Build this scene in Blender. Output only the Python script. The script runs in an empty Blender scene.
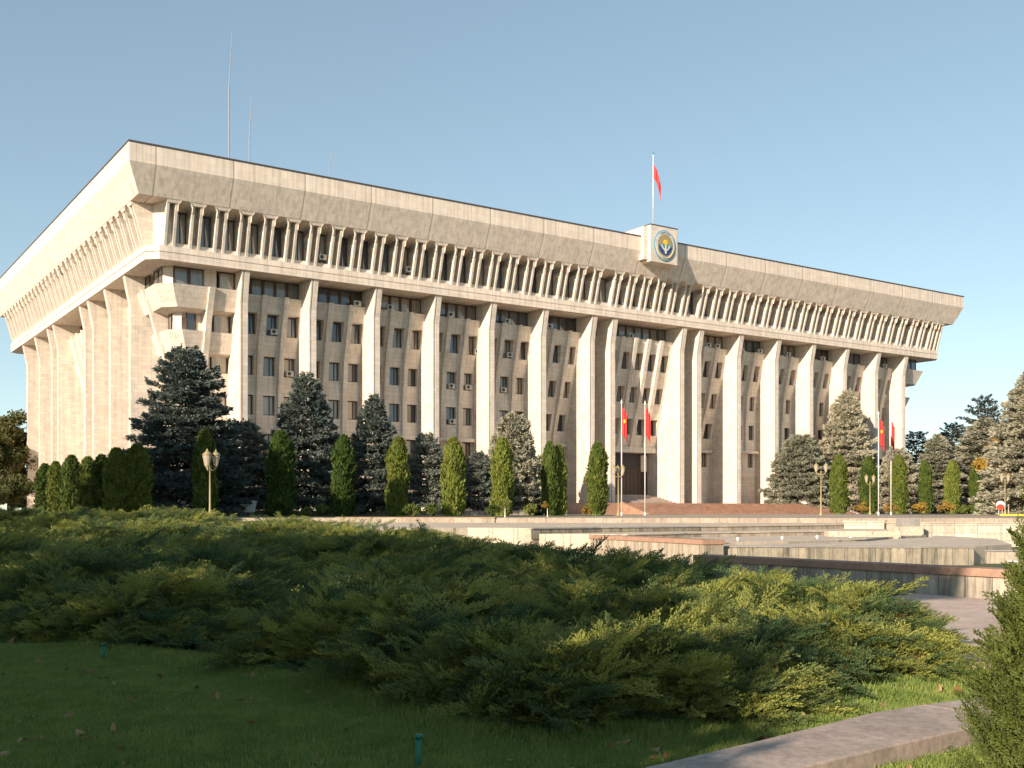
import bpy, bmesh, math, random
import numpy as np
from mathutils import Vector, Matrix
R = math.radians
random.seed(7)
S = bpy.context.scene
COL = S.collection

# ------------------------------------------------------------------ camera, sky, sun, exposure
cam = bpy.data.cameras.new('camera')
camo = bpy.data.objects.new('camera', cam); COL.objects.link(camo)
cam.sensor_width = 36.0
cam.lens = 36.0 * 1076.0 / 1024.0
cam.shift_y = (510.0 - 384.0) / 1024.0
cam.clip_start = 0.1; cam.clip_end = 6000
camo.location = (0, 0, 0); camo.rotation_euler = (R(90), 0, 0)      # eye level is z = 0; the lawn lies 1.6 m below
S.camera = camo
SUN_AZ = R(214.2)       # direction TOWARDS the sun, clockwise from +Y
SUN_EL = R(20)
w = bpy.data.worlds.new('World'); S.world = w; w.use_nodes = True
nt = w.node_tree; nt.nodes.clear()
sky = nt.nodes.new('ShaderNodeTexSky'); sky.sky_type = 'NISHITA'; sky.sun_disc = False
sky.sun_elevation = SUN_EL; sky.sun_rotation = SUN_AZ % (2 * math.pi)
sky.altitude = 700; sky.air_density = 0.8; sky.dust_density = 0.3; sky.ozone_density = 1.0
bg = nt.nodes.new('ShaderNodeBackground'); bg.inputs[1].default_value = 0.122
wo = nt.nodes.new('ShaderNodeOutputWorld')
tint = nt.nodes.new('ShaderNodeMix'); tint.data_type = 'RGBA'; tint.blend_type = 'MULTIPLY'; tint.inputs[0].default_value = 1.0
gam = nt.nodes.new('ShaderNodeGamma'); gam.inputs[1].default_value = 0.67; nt.links.new(sky.outputs[0], gam.inputs[0])
tint.inputs[7].default_value = (0.94, 1.0, 0.915, 1); nt.links.new(gam.outputs[0], tint.inputs[6]); nt.links.new(tint.outputs[2], bg.inputs[0]); nt.links.new(bg.outputs[0], wo.inputs[0])
sl = bpy.data.lights.new('sun', 'SUN'); sl.energy = 3.4; sl.angle = R(0.5); sl.color = (1.0, 0.83, 0.66)
so = bpy.data.objects.new('sun', sl); COL.objects.link(so)
to_sun = Vector((math.sin(SUN_AZ) * math.cos(SUN_EL), math.cos(SUN_AZ) * math.cos(SUN_EL), math.sin(SUN_EL)))
so.rotation_euler = to_sun.to_track_quat('Z', 'Y').to_euler()
so.location = to_sun * 100
S.view_settings.view_transform = 'Standard'; S.view_settings.look = 'None'
S.view_settings.exposure = 1.3; S.view_settings.gamma = 1.0
S.view_settings.use_curve_mapping = False

# ------------------------------------------------------------------ building frame
X0, Y0, YAW = -33.2, 93.3, R(55.92)
L, W = 122.0, 75.7
A = Vector((math.sin(YAW), math.cos(YAW), 0)); B = Vector((-A.y, A.x, 0))
ROTZ = math.pi / 2 - YAW
def loc2w(u, v, z=0): return Vector((X0, Y0, 0)) + A * u + B * v + Vector((0, 0, z))

# ------------------------------------------------------------------ materials
def newmat(name):
    m = bpy.data.materials.new(name); m.use_nodes = True
    n = m.node_tree.nodes; n.clear()
    o = n.new('ShaderNodeOutputMaterial'); p = n.new('ShaderNodeBsdfPrincipled')
    m.node_tree.links.new(p.outputs[0], o.inputs[0])
    return m, m.node_tree, p, o
def N(t, kind, **kw):
    n = t.nodes.new(kind)
    for k, v in kw.items(): setattr(n, k, v)
    return n
def ramp(t, fac, stops):
    r = N(t, 'ShaderNodeValToRGB'); e = r.color_ramp.elements
    e[0].position, e[0].color = stops[0][0], (*stops[0][1], 1)
    e[1].position, e[1].color = stops[-1][0], (*stops[-1][1], 1)
    for p, c in stops[1:-1]:
        x = e.new(p); x.color = (*c, 1)
    t.links.new(fac, r.inputs[0]); return r.outputs[0]
def noise(t, vec, scale, detail=4, rough=0.6):
    n = N(t, 'ShaderNodeTexNoise'); n.inputs['Scale'].default_value = scale
    n.inputs['Detail'].default_value = detail; n.inputs['Roughness'].default_value = rough
    if vec is not None: t.links.new(vec, n.inputs['Vector'])
    return n.outputs[0]
def mixc(t, a, b, fac, mode='MIX'):
    m = N(t, 'ShaderNodeMix', data_type='RGBA', blend_type=mode)
    for s, v in ((0, fac), (6, a), (7, b)):
        if isinstance(v, (int, float)): m.inputs[s].default_value = v
        elif isinstance(v, tuple): m.inputs[s].default_value = (*v, 1)
        else: t.links.new(v, m.inputs[s])
    return m.outputs[2]
def math_(t, op, a, b=0.0):
    m = N(t, 'ShaderNodeMath', operation=op)
    for s, v in ((0, a), (1, b)):
        if isinstance(v, (int, float)): m.inputs[s].default_value = v
        else: t.links.new(v, m.inputs[s])
    return m.outputs[0]
def bump(t, p, h, strength, dist=0.02):
    b = N(t, 'ShaderNodeBump'); b.inputs['Strength'].default_value = strength
    b.inputs['Distance'].default_value = dist
    t.links.new(h, b.inputs['Height']); t.links.new(b.outputs[0], p.inputs['Normal'])
def objco(t): return N(t, 'ShaderNodeTexCoord').outputs['Object']
def wallvec(t, co):
    s = N(t, 'ShaderNodeSeparateXYZ'); t.links.new(co, s.inputs[0])
    c = N(t, 'ShaderNodeCombineXYZ')
    nn = N(t, 'ShaderNodeSeparateXYZ'); t.links.new(N(t, 'ShaderNodeTexCoord').outputs['Normal'], nn.inputs[0])
    side = math_(t, 'GREATER_THAN', math_(t, 'ABSOLUTE', nn.outputs[0]), math_(t, 'ABSOLUTE', nn.outputs[1]))
    a = math_(t, 'MULTIPLY', s.outputs[0], math_(t, 'SUBTRACT', 1.0, side)); b = math_(t, 'MULTIPLY', s.outputs[1], side)
    t.links.new(math_(t, 'ADD', a, b), c.inputs[0]); t.links.new(s.outputs[2], c.inputs[1])
    return c.outputs[0]

def stone_mat(name, base, bw=1.1, bh=0.55, mortar=0.012, var=0.10, stain=0.25, seams=False, dark=0.75):
    m, t, p, o = newmat(name)
    co = objco(t); wv = wallvec(t, co)
    b = N(t, 'ShaderNodeTexBrick'); t.links.new(wv, b.inputs['Vector'])
    b.inputs['Scale'].default_value = 1.0; b.inputs['Brick Width'].default_value = bw
    b.inputs['Row Height'].default_value = bh; b.inputs['Mortar Size'].default_value = mortar
    b.inputs['Bias'].default_value = 0.0; b.inputs['Mortar Smooth'].default_value = 0.3
    c1 = tuple(min(1, x * (1 + var)) for x in base); c2 = tuple(x * (1 - var) for x in base)
    b.inputs['Color1'].default_value = (*c1, 1); b.inputs['Color2'].default_value = (*c2, 1)
    b.inputs['Mortar'].default_value = (*[x * dark for x in base], 1)
    n1 = noise(t, co, 0.7, 6, 0.7)
    st = N(t, 'ShaderNodeMapping'); st.inputs['Scale'].default_value = (2.8, 2.8, 0.10); t.links.new(co, st.inputs[0])
    n2 = noise(t, st.outputs[0], 1.0, 5, 0.65)
    n3 = noise(t, co, 9.0, 5, 0.7)
    c = mixc(t, b.outputs[0], ramp(t, n1, [(0.3, (0.90, 0.885, 0.865)), (0.65, (1.04, 1.03, 1.0))]), 0.8, 'MULTIPLY')
    c = mixc(t, c, ramp(t, n2, [(0.35, (1 - stain, 1 - stain * 1.05, 1 - stain * 1.1)), (0.55, (1, 1, 1))]), 0.9, 'MULTIPLY')
    c = mixc(t, c, ramp(t, n3, [(0.3, (0.95, 0.94, 0.93)), (0.7, (1.04, 1.04, 1.04))]), 0.7, 'MULTIPLY')
    if seams:
        s = N(t, 'ShaderNodeSeparateXYZ'); t.links.new(wv, s.inputs[0])
        x = math_(t, 'FRACT', math_(t, 'DIVIDE', math_(t, 'ADD', s.outputs[0], 1.2), 7.0))
        line = math_(t, 'LESS_THAN', math_(t, 'ABSOLUTE', math_(t, 'SUBTRACT', x, 0.5)), 0.008)
        lite = math_(t, 'LESS_THAN', math_(t, 'ABSOLUTE', math_(t, 'SUBTRACT', x, 0.535)), 0.02)
        c = mixc(t, c, (base[0] * 1.1, base[1] * 1.1, base[2] * 1.1), math_(t, 'MULTIPLY', lite, 0.5))
        c = mixc(t, c, (0.22, 0.19, 0.15), math_(t, 'MULTIPLY', line, 0.65))
    t.links.new(c, p.inputs['Base Color']); p.inputs['Roughness'].default_value = 0.7
    p.inputs['Specular IOR Level'].default_value = 0.25
    bump(t, p, b.outputs[1], -0.25, 0.02)
    return m
def plain_mat(name, col, rough=0.6, metal=0.0, var=0.15, scale=3.0, emit=None):
    m, t, p, o = newmat(name)
    n = noise(t, objco(t), scale, 5, 0.65)
    c = ramp(t, n, [(0.3, tuple(x * (1 - var) for x in col)), (0.7, tuple(min(1, x * (1 + var)) for x in col))])
    t.links.new(c, p.inputs['Base Color']); p.inputs['Roughness'].default_value = rough; p.inputs['Metallic'].default_value = metal
    return m

M = {}
M['stone'] = stone_mat('travertine_cladding', (0.74, 0.655, 0.565), 1.2, 0.45, 0.016, 0.07, 0.22)
M['fin'] = stone_mat('travertine_fin', (0.70, 0.63, 0.55), 0.9, 0.38, 0.014, 0.09, 0.16, dark=0.8)
M['crown'] = stone_mat('travertine_crown', (0.74, 0.655, 0.565), 0.9, 0.6, 0.012, 0.06, 0.26, seams=True, dark=0.85)
M['roofedge'] = plain_mat('roof_edge_metal', (0.08, 0.065, 0.06), 0.5)
M['frame'] = plain_mat('brown_window_frame', (0.07, 0.045, 0.03), 0.5)
M['wood'] = plain_mat('dark_wood_doors', (0.05, 0.03, 0.022), 0.5, scale=1.0)
M['ac'] = plain_mat('air_conditioner_white', (0.55, 0.52, 0.47), 0.5)
M['black'] = plain_mat('fan_black', (0.02, 0.02, 0.02), 0.5)
M['steel'] = plain_mat('painted_steel_pole', (0.62, 0.60, 0.58), 0.4)
M['gold'] = plain_mat('gold_paint', (0.34, 0.27, 0.13), 0.5, 0.1)
M['red'] = plain_mat('flag_red', (0.55, 0.045, 0.04), 0.7, var=0.05)
M['yellow'] = plain_mat('flag_yellow', (0.85, 0.55, 0.03), 0.7)
M['redw'] = plain_mat('sign_red', (0.65, 0.06, 0.03), 0.5)
M['white'] = plain_mat('white_paint', (0.80, 0.78, 0.74), 0.5, var=0.05)
M['bark'] = plain_mat('bark', (0.09, 0.065, 0.045), 0.9, var=0.4, scale=8)
M['green'] = plain_mat('green_plastic', (0.01, 0.16, 0.10), 0.5)
M['blue'] = plain_mat('emblem_light_blue', (0.10, 0.30, 0.42), 0.5)
M['deepblue'] = plain_mat('emblem_dark_blue', (0.03, 0.07, 0.20), 0.5)
M['teal'] = plain_mat('emblem_teal', (0.06, 0.28, 0.26), 0.5)
M['emblemgold'] = plain_mat('emblem_gold', (0.45, 0.32, 0.15), 0.4, 0.3)
M['emblempale'] = plain_mat('emblem_pale', (0.55, 0.57, 0.53), 0.5)
M['antenna'] = plain_mat('antenna_metal', (0.26, 0.27, 0.29), 0.5)
M['antdark'] = plain_mat('antenna_dark', (0.03, 0.035, 0.045), 0.7)

def glass_lantern():
    m, t, p, o = newmat('lantern_glass')
    p.inputs['Base Color'].default_value = (0.58, 0.50, 0.38, 1); p.inputs['Roughness'].default_value = 0.25
    p.inputs['Transmission Weight'].default_value = 0.35
    return m
M['lantern'] = glass_lantern()
def pane_mat():
    m, t, p, o = newmat('window_pane')
    oi = N(t, 'ShaderNodeObjectInfo'); rnd = oi.outputs['Random']
    co = objco(t)
    col = ramp(t, rnd, [(0.0, (0.02, 0.025, 0.032)), (0.22, (0.04, 0.05, 0.065)), (0.40, (0.12, 0.15, 0.18)), (0.42, (0.16, 0.16, 0.15)), (0.62, (0.24, 0.22, 0.185)), (0.64, (0.38, 0.32, 0.24)), (1.0, (0.30, 0.25, 0.18))])  # bluish tones put sky reflection into the pane colour; tan ones are curtains
    col.node.color_ramp.interpolation = 'LINEAR'
    mp = N(t, 'ShaderNodeMapping'); mp.inputs['Scale'].default_value = (9, 9, 0.4); t.links.new(co, mp.inputs[0])
    c = mixc(t, col, ramp(t, noise(t, mp.outputs[0], 1.0, 2), [(0.35, (0.65, 0.65, 0.65)), (0.6, (1.1, 1.1, 1.1))]), 0.7, 'MULTIPLY')
    t.links.new(c, p.inputs['Base Color']); p.inputs['Roughness'].default_value = 0.5
    p.inputs['Coat Weight'].default_value = 1.0; p.inputs['Coat Roughness'].default_value = 0.03; p.inputs['Coat IOR'].default_value = 1.9
    return m
M['pane'] = pane_mat()

def ground_mat(name, base, scale=0.8, var=0.25, bw=None, rough=0.85, grime=0.3):
    m, t, p, o = newmat(name)
    co = N(t, 'ShaderNodeNewGeometry').outputs['Position']
    mp = N(t, 'ShaderNodeMapping'); mp.inputs['Rotation'].default_value = (0, 0, -ROTZ); t.links.new(co, mp.inputs[0])
    if bw:
        b = N(t, 'ShaderNodeTexBrick'); t.links.new(mp.outputs[0], b.inputs['Vector']); b.inputs['Scale'].default_value = 1
        b.inputs['Brick Width'].default_value = bw; b.inputs['Row Height'].default_value = bw * .6; b.inputs['Mortar Size'].default_value = 0.012
        b.inputs['Color1'].default_value = (*[x * 1.06 for x in base], 1); b.inputs['Color2'].default_value = (*[x * .92 for x in base], 1)
        b.inputs['Mortar'].default_value = (*[x * .55 for x in base], 1); c = b.outputs[0]
    else: c = base
    c = mixc(t, c, ramp(t, noise(t, co, scale, 8, 0.7), [(0.3, (1 - var,) * 3), (0.7, (1 + var * .5,) * 3)]), 1.0, 'MULTIPLY')
    c = mixc(t, c, ramp(t, noise(t, co, scale * 9, 6, 0.75), [(0.35, (1 - grime, 1 - grime, 1 - grime * .95)), (0.6, (1.05,) * 3)]), 0.8, 'MULTIPLY')
    t.links.new(c, p.inputs['Base Color']); p.inputs['Roughness'].default_value = rough
    bump(t, p, noise(t, co, 30, 6, .7), 0.3, 0.01)
    return m
M['soil'] = ground_mat('soil_under_lawn', (0.09, 0.11, 0.04), 1.5, .4)
M['farland'] = ground_mat('far_ground', (0.10, 0.09, 0.06), .05, .3)
M['pave'] = ground_mat('pale_paving', (0.42, 0.345, 0.265), .4, .25, 1.2)
M['pinkpath'] = ground_mat('pink_paving', (0.58, 0.44, 0.35), .9, .3, None, .7)
M['redgranite'] = ground_mat('red_granite_steps', (0.44, 0.25, 0.165), .9, .3, 1.0)
M['kerb'] = ground_mat('kerb_concrete', (0.47, 0.375, 0.31), 1.6, .38, None, .8, .4)
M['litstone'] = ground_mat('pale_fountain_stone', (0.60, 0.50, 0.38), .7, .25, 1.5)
M['shaded_mulch'] = ground_mat('shaded_needle_litter', (0.035, 0.028, 0.018), 2.0, .4)  # brown litter with the shade under the branches put into the colour

def slab_wall(name, base, stain=0.6, pw=0.55, ph=3.0):
    m, t, p, o = newmat(name)
    co = objco(t)
    b = N(t, 'ShaderNodeTexBrick'); 
    s = N(t, 'ShaderNodeSeparateXYZ'); t.links.new(co, s.inputs[0])
    c0 = N(t, 'ShaderNodeCombineXYZ'); t.links.new(s.outputs[0], c0.inputs[0]); t.links.new(s.outputs[2], c0.inputs[1])
    t.links.new(c0.outputs[0], b.inputs['Vector'])
    b.inputs['Scale'].default_value = 1; b.offset = 0.0
    b.inputs['Brick Width'].default_value = pw; b.inputs['Row Height'].default_value = ph; b.inputs['Mortar Size'].default_value = 0.012
    b.inputs['Color1'].default_value = (*[x * 1.15 for x in base], 1); b.inputs['Color2'].default_value = (*[x * .8 for x in base], 1)
    b.inputs['Mortar'].default_value = (*[x * .35 for x in base], 1)
    mp = N(t, 'ShaderNodeMapping'); mp.inputs['Scale'].default_value = (3.2, 3.2, 0.35); t.links.new(co, mp.inputs[0])
    st = noise(t, mp.outputs[0], 1.2, 6, .7)
    c = mixc(t, b.outputs[0], ramp(t, st, [(0.36, (1 - stain,) * 3), (0.5, (.9, .9, .88)), (0.66, (1.25, 1.22, 1.18))]), 1.0, 'MULTIPLY')
    c = mixc(t, c, ramp(t, noise(t, co, 5, 6, .7), [(0.3, (.75, .74, .72)), (0.7, (1.15,) * 3)]), .8, 'MULTIPLY')
    t.links.new(c, p.inputs['Base Color']); p.inputs['Roughness'].default_value = 0.6
    bump(t, p, b.outputs[1], -0.4, 0.02)
    return m
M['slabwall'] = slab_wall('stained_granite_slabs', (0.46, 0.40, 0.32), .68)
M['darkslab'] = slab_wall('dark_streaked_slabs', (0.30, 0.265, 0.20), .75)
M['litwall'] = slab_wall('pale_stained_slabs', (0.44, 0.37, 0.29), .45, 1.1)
M['whitewall'] = slab_wall('white_tiled_wall', (0.56, 0.49, 0.40), .2, 1.2, .42)
M['capstone'] = ground_mat('red_brown_coping', (0.42, 0.25, 0.17), 1.2, .3)
M['greycap'] = ground_mat('grey_coping', (0.36, 0.33, 0.30), 1.2, .3)

def leaf_mat(name, c_lo, c_hi, scale=0.8, transl=0.25, rough=0.6, rw=0.25, dead=0):
    m = bpy.data.materials.new(name); m.use_nodes = True; t = m.node_tree; t.nodes.clear()
    o = N(t, 'ShaderNodeOutputMaterial')
    co = N(t, 'ShaderNodeNewGeometry').outputs['Position']
    oi = N(t, 'ShaderNodeObjectInfo').outputs['Random']
    f = math_(t, 'ADD', math_(t, 'MULTIPLY', noise(t, co, scale, 5, .7), 1 - rw), math_(t, 'MULTIPLY', oi, rw))
    c = ramp(t, f, [(0.36, c_lo), (0.66, c_hi)])
    if dead:
        c = mixc(t, c, (0.20, 0.115, 0.05), math_(t, 'MULTIPLY', math_(t, 'GREATER_THAN', noise(t, co, 1.9, 3, .6), dead), .8))
    d = N(t, 'ShaderNodeBsdfPrincipled'); t.links.new(c, d.inputs['Base Color']); d.inputs['Roughness'].default_value = rough
    d.inputs['Specular IOR Level'].default_value = 0.3
    tr = N(t, 'ShaderNodeBsdfTranslucent'); t.links.new(c, tr.inputs[0])
    mx = N(t, 'ShaderNodeMixShader'); mx.inputs[0].default_value = transl
    t.links.new(d.outputs[0], mx.inputs[1]); t.links.new(tr.outputs[0], mx.inputs[2]); t.links.new(mx.outputs[0], o.inputs[0])
    return m
M['spruce'] = leaf_mat('blue_spruce_needles', (0.095, 0.125, 0.110), (0.25, 0.265, 0.215), .5)
M['sunlitspruce'] = leaf_mat('sunlit_spruce_needles', (0.27, 0.275, 0.20), (0.54, 0.50, 0.37), .5)  # paler copy of the spruce needles, with sunlight put into the colour
M['cedar'] = leaf_mat('dark_cedar_needles', (0.045, 0.058, 0.045), (0.10, 0.11, 0.085), .5)
M['thuja'] = leaf_mat('thuja_scales', (0.045, 0.08, 0.014), (0.17, 0.20, 0.035), 1.5, .12, .6, .35, .72)
M['juniper'] = leaf_mat('juniper_scales', (0.075, 0.13, 0.052), (0.34, 0.35, 0.08), .8, .3, .6, .36, .685)
M['bush'] = leaf_mat('bush_scales', (0.035, 0.065, 0.015), (0.12, 0.15, 0.03), 1.5, .25)
M['olive'] = leaf_mat('olive_leaves', (0.07, 0.085, 0.025), (0.18, 0.17, 0.06), .6)
M['autumn'] = leaf_mat('autumn_leaves', (0.20, 0.13, 0.03), (0.40, 0.26, 0.05), .6)
M['leafgreen'] = leaf_mat('broad_leaves', (0.06, 0.10, 0.02), (0.20, 0.22, 0.05), 1.0)
M['grass'] = leaf_mat('grass_blades', (0.16, 0.24, 0.05), (0.34, 0.40, 0.11), 1.3, .3, .6, .35)
M['dryleaf'] = leaf_mat('fallen_leaf', (0.20, 0.10, 0.04), (0.45, 0.30, 0.16), 6, .1)

# ------------------------------------------------------------------ object helpers
def tag(o, label=None, cat=None, group=None, kind=None):
    if label: o['label'] = label
    if cat: o['category'] = cat
    if group: o['group'] = group
    if kind: o['kind'] = kind
    return o
def empty(name, loc=(0, 0, 0), rz=0, label=None, cat=None, group=None):
    o = bpy.data.objects.new(name, None); COL.objects.link(o); o.location = loc; o.rotation_euler = (0, 0, rz)
    o.empty_display_size = 0.2
    return tag(o, label, cat, group)
class MB:
    def __init__(s): s.v = []; s.f = []; s.mi = []; s.cur = 0
    def add(s, vs, fs):
        n = len(s.v); s.v += [tuple(p) for p in vs]; s.f += [tuple(i + n for i in f) for f in fs]; s.mi += [s.cur] * len(fs)
    def loft(s, rings, caps=True, closed=True):
        n = len(rings[0]); vs = [p for r in rings for p in r]; fs = []
        for k in range(len(rings) - 1):
            for i in range(n if closed else n - 1):
                j = (i + 1) % n
                fs.append((k * n + i, k * n + j, (k + 1) * n + j, (k + 1) * n + i))
        if caps: fs.append(tuple(range(n))[::-1]); fs.append(tuple((len(rings) - 1) * n + i for i in range(n)))
        s.add(vs, fs)
    def box(s, a, b, mp=None):
        (x0, y0, z0), (x1, y1, z1) = a, b
        ps = [(x0, y0, z0), (x1, y0, z0), (x1, y1, z0), (x0, y1, z0), (x0, y0, z1), (x1, y0, z1), (x1, y1, z1), (x0, y1, z1)]
        if mp: ps = [mp(*p) for p in ps]
        s.add(ps, [(0, 3, 2, 1), (4, 5, 6, 7), (0, 1, 5, 4), (1, 2, 6, 5), (2, 3, 7, 6), (3, 0, 4, 7)])
    def cyl(s, c0, c1, r0, r1, n=12):
        c0 = Vector(c0); c1 = Vector(c1); d = (c1 - c0).normalized()
        x = d.orthogonal().normalized(); y = d.cross(x)
        s.loft([[c + (x * math.cos(2 * math.pi * i / n) + y * math.sin(2 * math.pi * i / n)) * r for i in range(n)] for c, r in ((c0, r0), (c1, r1))])
    def lathe(s, prof, c=(0, 0, 0), n=14):
        s.loft([[(c[0] + r * math.cos(2 * math.pi * i / n), c[1] + r * math.sin(2 * math.pi * i / n), c[2] + z) for i in range(n)] for r, z in prof])
    def build(s, name, mats, parent=None, smooth=False, bevel=0):
        me = bpy.data.meshes.new(name); me.from_pydata(s.v, [], s.f)
        for m in (mats if isinstance(mats, (list, tuple)) else [mats]): me.materials.append(m)
        me.polygons.foreach_set('material_index', s.mi)
        bm = bmesh.new(); bm.from_mesh(me); bmesh.ops.recalc_face_normals(bm, faces=bm.faces); bm.to_mesh(me); bm.free()
        if smooth: me.polygons.foreach_set('use_smooth', [True] * len(me.polygons))
        me.update()
        o = bpy.data.objects.new(name, me); COL.objects.link(o)
        if parent: o.parent = parent
        if bevel:
            b = o.modifiers.new('bevel', 'BEVEL'); b.width = bevel; b.segments = 2; b.limit_method = 'ANGLE'
        return o
def npmesh(name, verts, faces4, mat, parent=None, smooth=False):
    """fast quad mesh from numpy arrays"""
    me = bpy.data.meshes.new(name); nv, nf = len(verts), len(faces4)
    me.vertices.add(nv); me.vertices.foreach_set('co', np.asarray(verts, np.float32).ravel())
    me.loops.add(nf * 4); me.loops.foreach_set('vertex_index', np.asarray(faces4, np.int32).ravel())
    me.polygons.add(nf); me.polygons.foreach_set('loop_start', np.arange(0, nf * 4, 4, dtype=np.int32))
    me.polygons.foreach_set('loop_total', np.full(nf, 4, np.int32))
    me.materials.append(mat); me.update(calc_edges=True); me.validate()
    o = bpy.data.objects.new(name, me); COL.objects.link(o)
    if parent: o.parent = parent
    return o
def copy_tree(o, parent=None):
    c = o.copy(); COL.objects.link(c); c.parent = parent
    for ch in list(o.children): copy_tree(ch, c)
    return c

# ================================================================== THE SETTING
GR = random.Random(3)
def smooth(a, b, x):
    t = min(1, max(0, (x - a) / (b - a))); return t * t * (3 - 2 * t)
def gz(x, y):
    """height of the natural ground"""
    left = 1 - smooth(-16, -2, x)
    z = -1.6 + (0.22 + 0.36 * left) * smooth(18, 50, y)
    z += (-2.0 - z) * (smooth(19, 24, y) * smooth(-2, 5, x) * (1 - smooth(60, 66, y)))
    z += (-0.52 - z) * smooth(66, 70, y)
    return z
def ground_sheet():
    xs = [-3000, -1200, -500, -250, -150] + [x for x in np.arange(-100, 101, 2.0)] + [150, 250, 500, 1200, 3000]
    ys = [-2500, -800, -300, -120, -60] + [y for y in np.arange(-30, 180, 2.0)] + [220, 300, 500, 1000, 2000, 4500]
    v = [(x, y, gz(x, y)) for y in ys for x in xs]; n = len(xs)
    f = [(j * n + i, j * n + i + 1, (j + 1) * n + i + 1, (j + 1) * n + i) for j in range(len(ys) - 1) for i in range(n - 1)]
    o = npmesh('ground', v, f, M['soil']); tag(o, kind='structure')
    o.data.polygons.foreach_set('use_smooth', [True] * len(o.data.polygons))
ground_sheet()
def sheet(name, pts, mat, kind='structure'):
    m = MB(); m.add(pts, [tuple(range(len(pts)))]); o = m.build(name, mat); tag(o, kind=kind); return o
def slab(name, poly, ztop, zbot, mat):
    m = MB(); m.loft([[(x, y, zbot) for x, y in poly], [(x, y, ztop) for x, y in poly]]); return tag(m.build(name, mat), kind='structure')
# the plaza in front of the building
slab('plaza', [(-150, 68.5), (-12, 68.5), (2, 67.5), (12, 67.0), (24, 66.5), (60, 64), (150, 62), (150, 260), (-150, 260)], -0.5, -1.5, M['pave'])
def P2(x, y): return (x, y)
# terraces of the fountain, each lower than the one behind
slab('fountain_terrace', [(-12, 44), (-2, 48.5), (0.9, 47.6), (4.2, 50.4), (9.4, 53.6), (19.3, 61), (20.4, 63.5), (20, 67.5), (-13, 69)], -0.80, -2.2, M['litstone'])
slab('fountain_terrace', [(5.0, 46.5), (8.7, 49.6), (14.4, 53.3), (19.5, 56), (20.5, 58.5), (19.0, 60.9), (9.4, 53.4), (4.2, 50.2), (1.2, 47.4)], -1.05, -2.2, M['litstone'])
slab('fountain_terrace', [(7.7, 40.9), (11, 42.8), (15.2, 46.4), (17.5, 50), (20.4, 53), (19.4, 55.9), (14.4, 53.1), (8.7, 49.4), (5.0, 46.3)], -1.25, -2.2, M['litstone'])
slab('fountain_terrace', [(7.75, 39.6), (16.6, 39.1), (19.5, 42), (22.5, 50), (22.4, 57), (20.6, 52.9), (17.6, 49.8), (15.3, 46.2), (11, 42.6), (7.7, 40.7)], -1.34, -2.2, M['litstone'])

def wall(name, p0, p1, ztop, zbot, th, mat, capm=None, caph=0.15, over=0.05, label='', cat='wall', group=None, side=1):
    """a masonry wall from p0 to p1 with a coping; origin at p0, local x along the wall"""
    p0 = Vector((*p0, 0)); p1 = Vector((*p1, 0)); d = p1 - p0; ln = d.length; rz = math.atan2(d.y, d.x)
    e = empty(name, (p0.x, p0.y, 0), rz, label, cat, group)
    m = MB(); y0, y1 = (0, th) if side > 0 else (-th, 0)
    m.box((0, y0, zbot), (ln, y1, ztop - caph)); m.build('wall_face', mat, e)
    k = MB(); n = max(1, int(ln / 1.6))
    for i in range(n):
        a = ln * i / n; b = ln * (i + 1) / n - 0.006
        if i == 0: a -= over
        if i == n - 1: b += over
        k.box((a, y0 - over, ztop - caph + 0.002), (b, y1 + over, ztop + GR.uniform(-.006, .006)))
    k.build('coping', capm or mat, e, bevel=0.008)
    return e
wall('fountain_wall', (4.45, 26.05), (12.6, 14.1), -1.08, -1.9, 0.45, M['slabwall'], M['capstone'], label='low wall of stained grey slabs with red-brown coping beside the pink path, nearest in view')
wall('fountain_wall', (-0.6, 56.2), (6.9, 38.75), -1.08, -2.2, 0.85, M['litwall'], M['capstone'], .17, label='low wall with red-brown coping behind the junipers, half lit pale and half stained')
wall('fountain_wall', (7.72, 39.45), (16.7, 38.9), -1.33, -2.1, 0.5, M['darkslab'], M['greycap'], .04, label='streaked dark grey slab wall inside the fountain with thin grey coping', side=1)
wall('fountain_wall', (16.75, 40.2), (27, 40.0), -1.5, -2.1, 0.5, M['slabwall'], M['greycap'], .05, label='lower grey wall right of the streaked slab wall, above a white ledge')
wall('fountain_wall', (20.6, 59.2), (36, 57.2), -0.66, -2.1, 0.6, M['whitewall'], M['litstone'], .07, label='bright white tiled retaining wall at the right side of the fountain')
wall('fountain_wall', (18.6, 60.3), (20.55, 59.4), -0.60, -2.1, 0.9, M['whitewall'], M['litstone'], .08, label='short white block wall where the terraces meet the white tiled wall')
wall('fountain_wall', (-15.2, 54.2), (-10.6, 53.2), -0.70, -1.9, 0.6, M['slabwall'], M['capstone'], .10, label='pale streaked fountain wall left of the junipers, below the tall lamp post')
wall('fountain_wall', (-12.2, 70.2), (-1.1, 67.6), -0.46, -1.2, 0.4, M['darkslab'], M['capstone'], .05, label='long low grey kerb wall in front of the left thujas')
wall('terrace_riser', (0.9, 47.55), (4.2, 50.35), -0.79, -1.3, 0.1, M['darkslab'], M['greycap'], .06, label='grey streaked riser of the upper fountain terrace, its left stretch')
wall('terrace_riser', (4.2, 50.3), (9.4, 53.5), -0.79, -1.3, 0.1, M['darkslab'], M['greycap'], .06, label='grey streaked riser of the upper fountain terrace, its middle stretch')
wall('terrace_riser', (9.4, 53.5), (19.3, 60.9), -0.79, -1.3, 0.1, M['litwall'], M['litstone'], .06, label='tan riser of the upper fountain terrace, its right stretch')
wall('terrace_riser', (5.0, 46.45), (8.7, 49.55), -1.04, -1.5, 0.1, M['litwall'], M['litstone'], .05, label='tan riser of the middle fountain terrace, left of the small white lamps')
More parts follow.
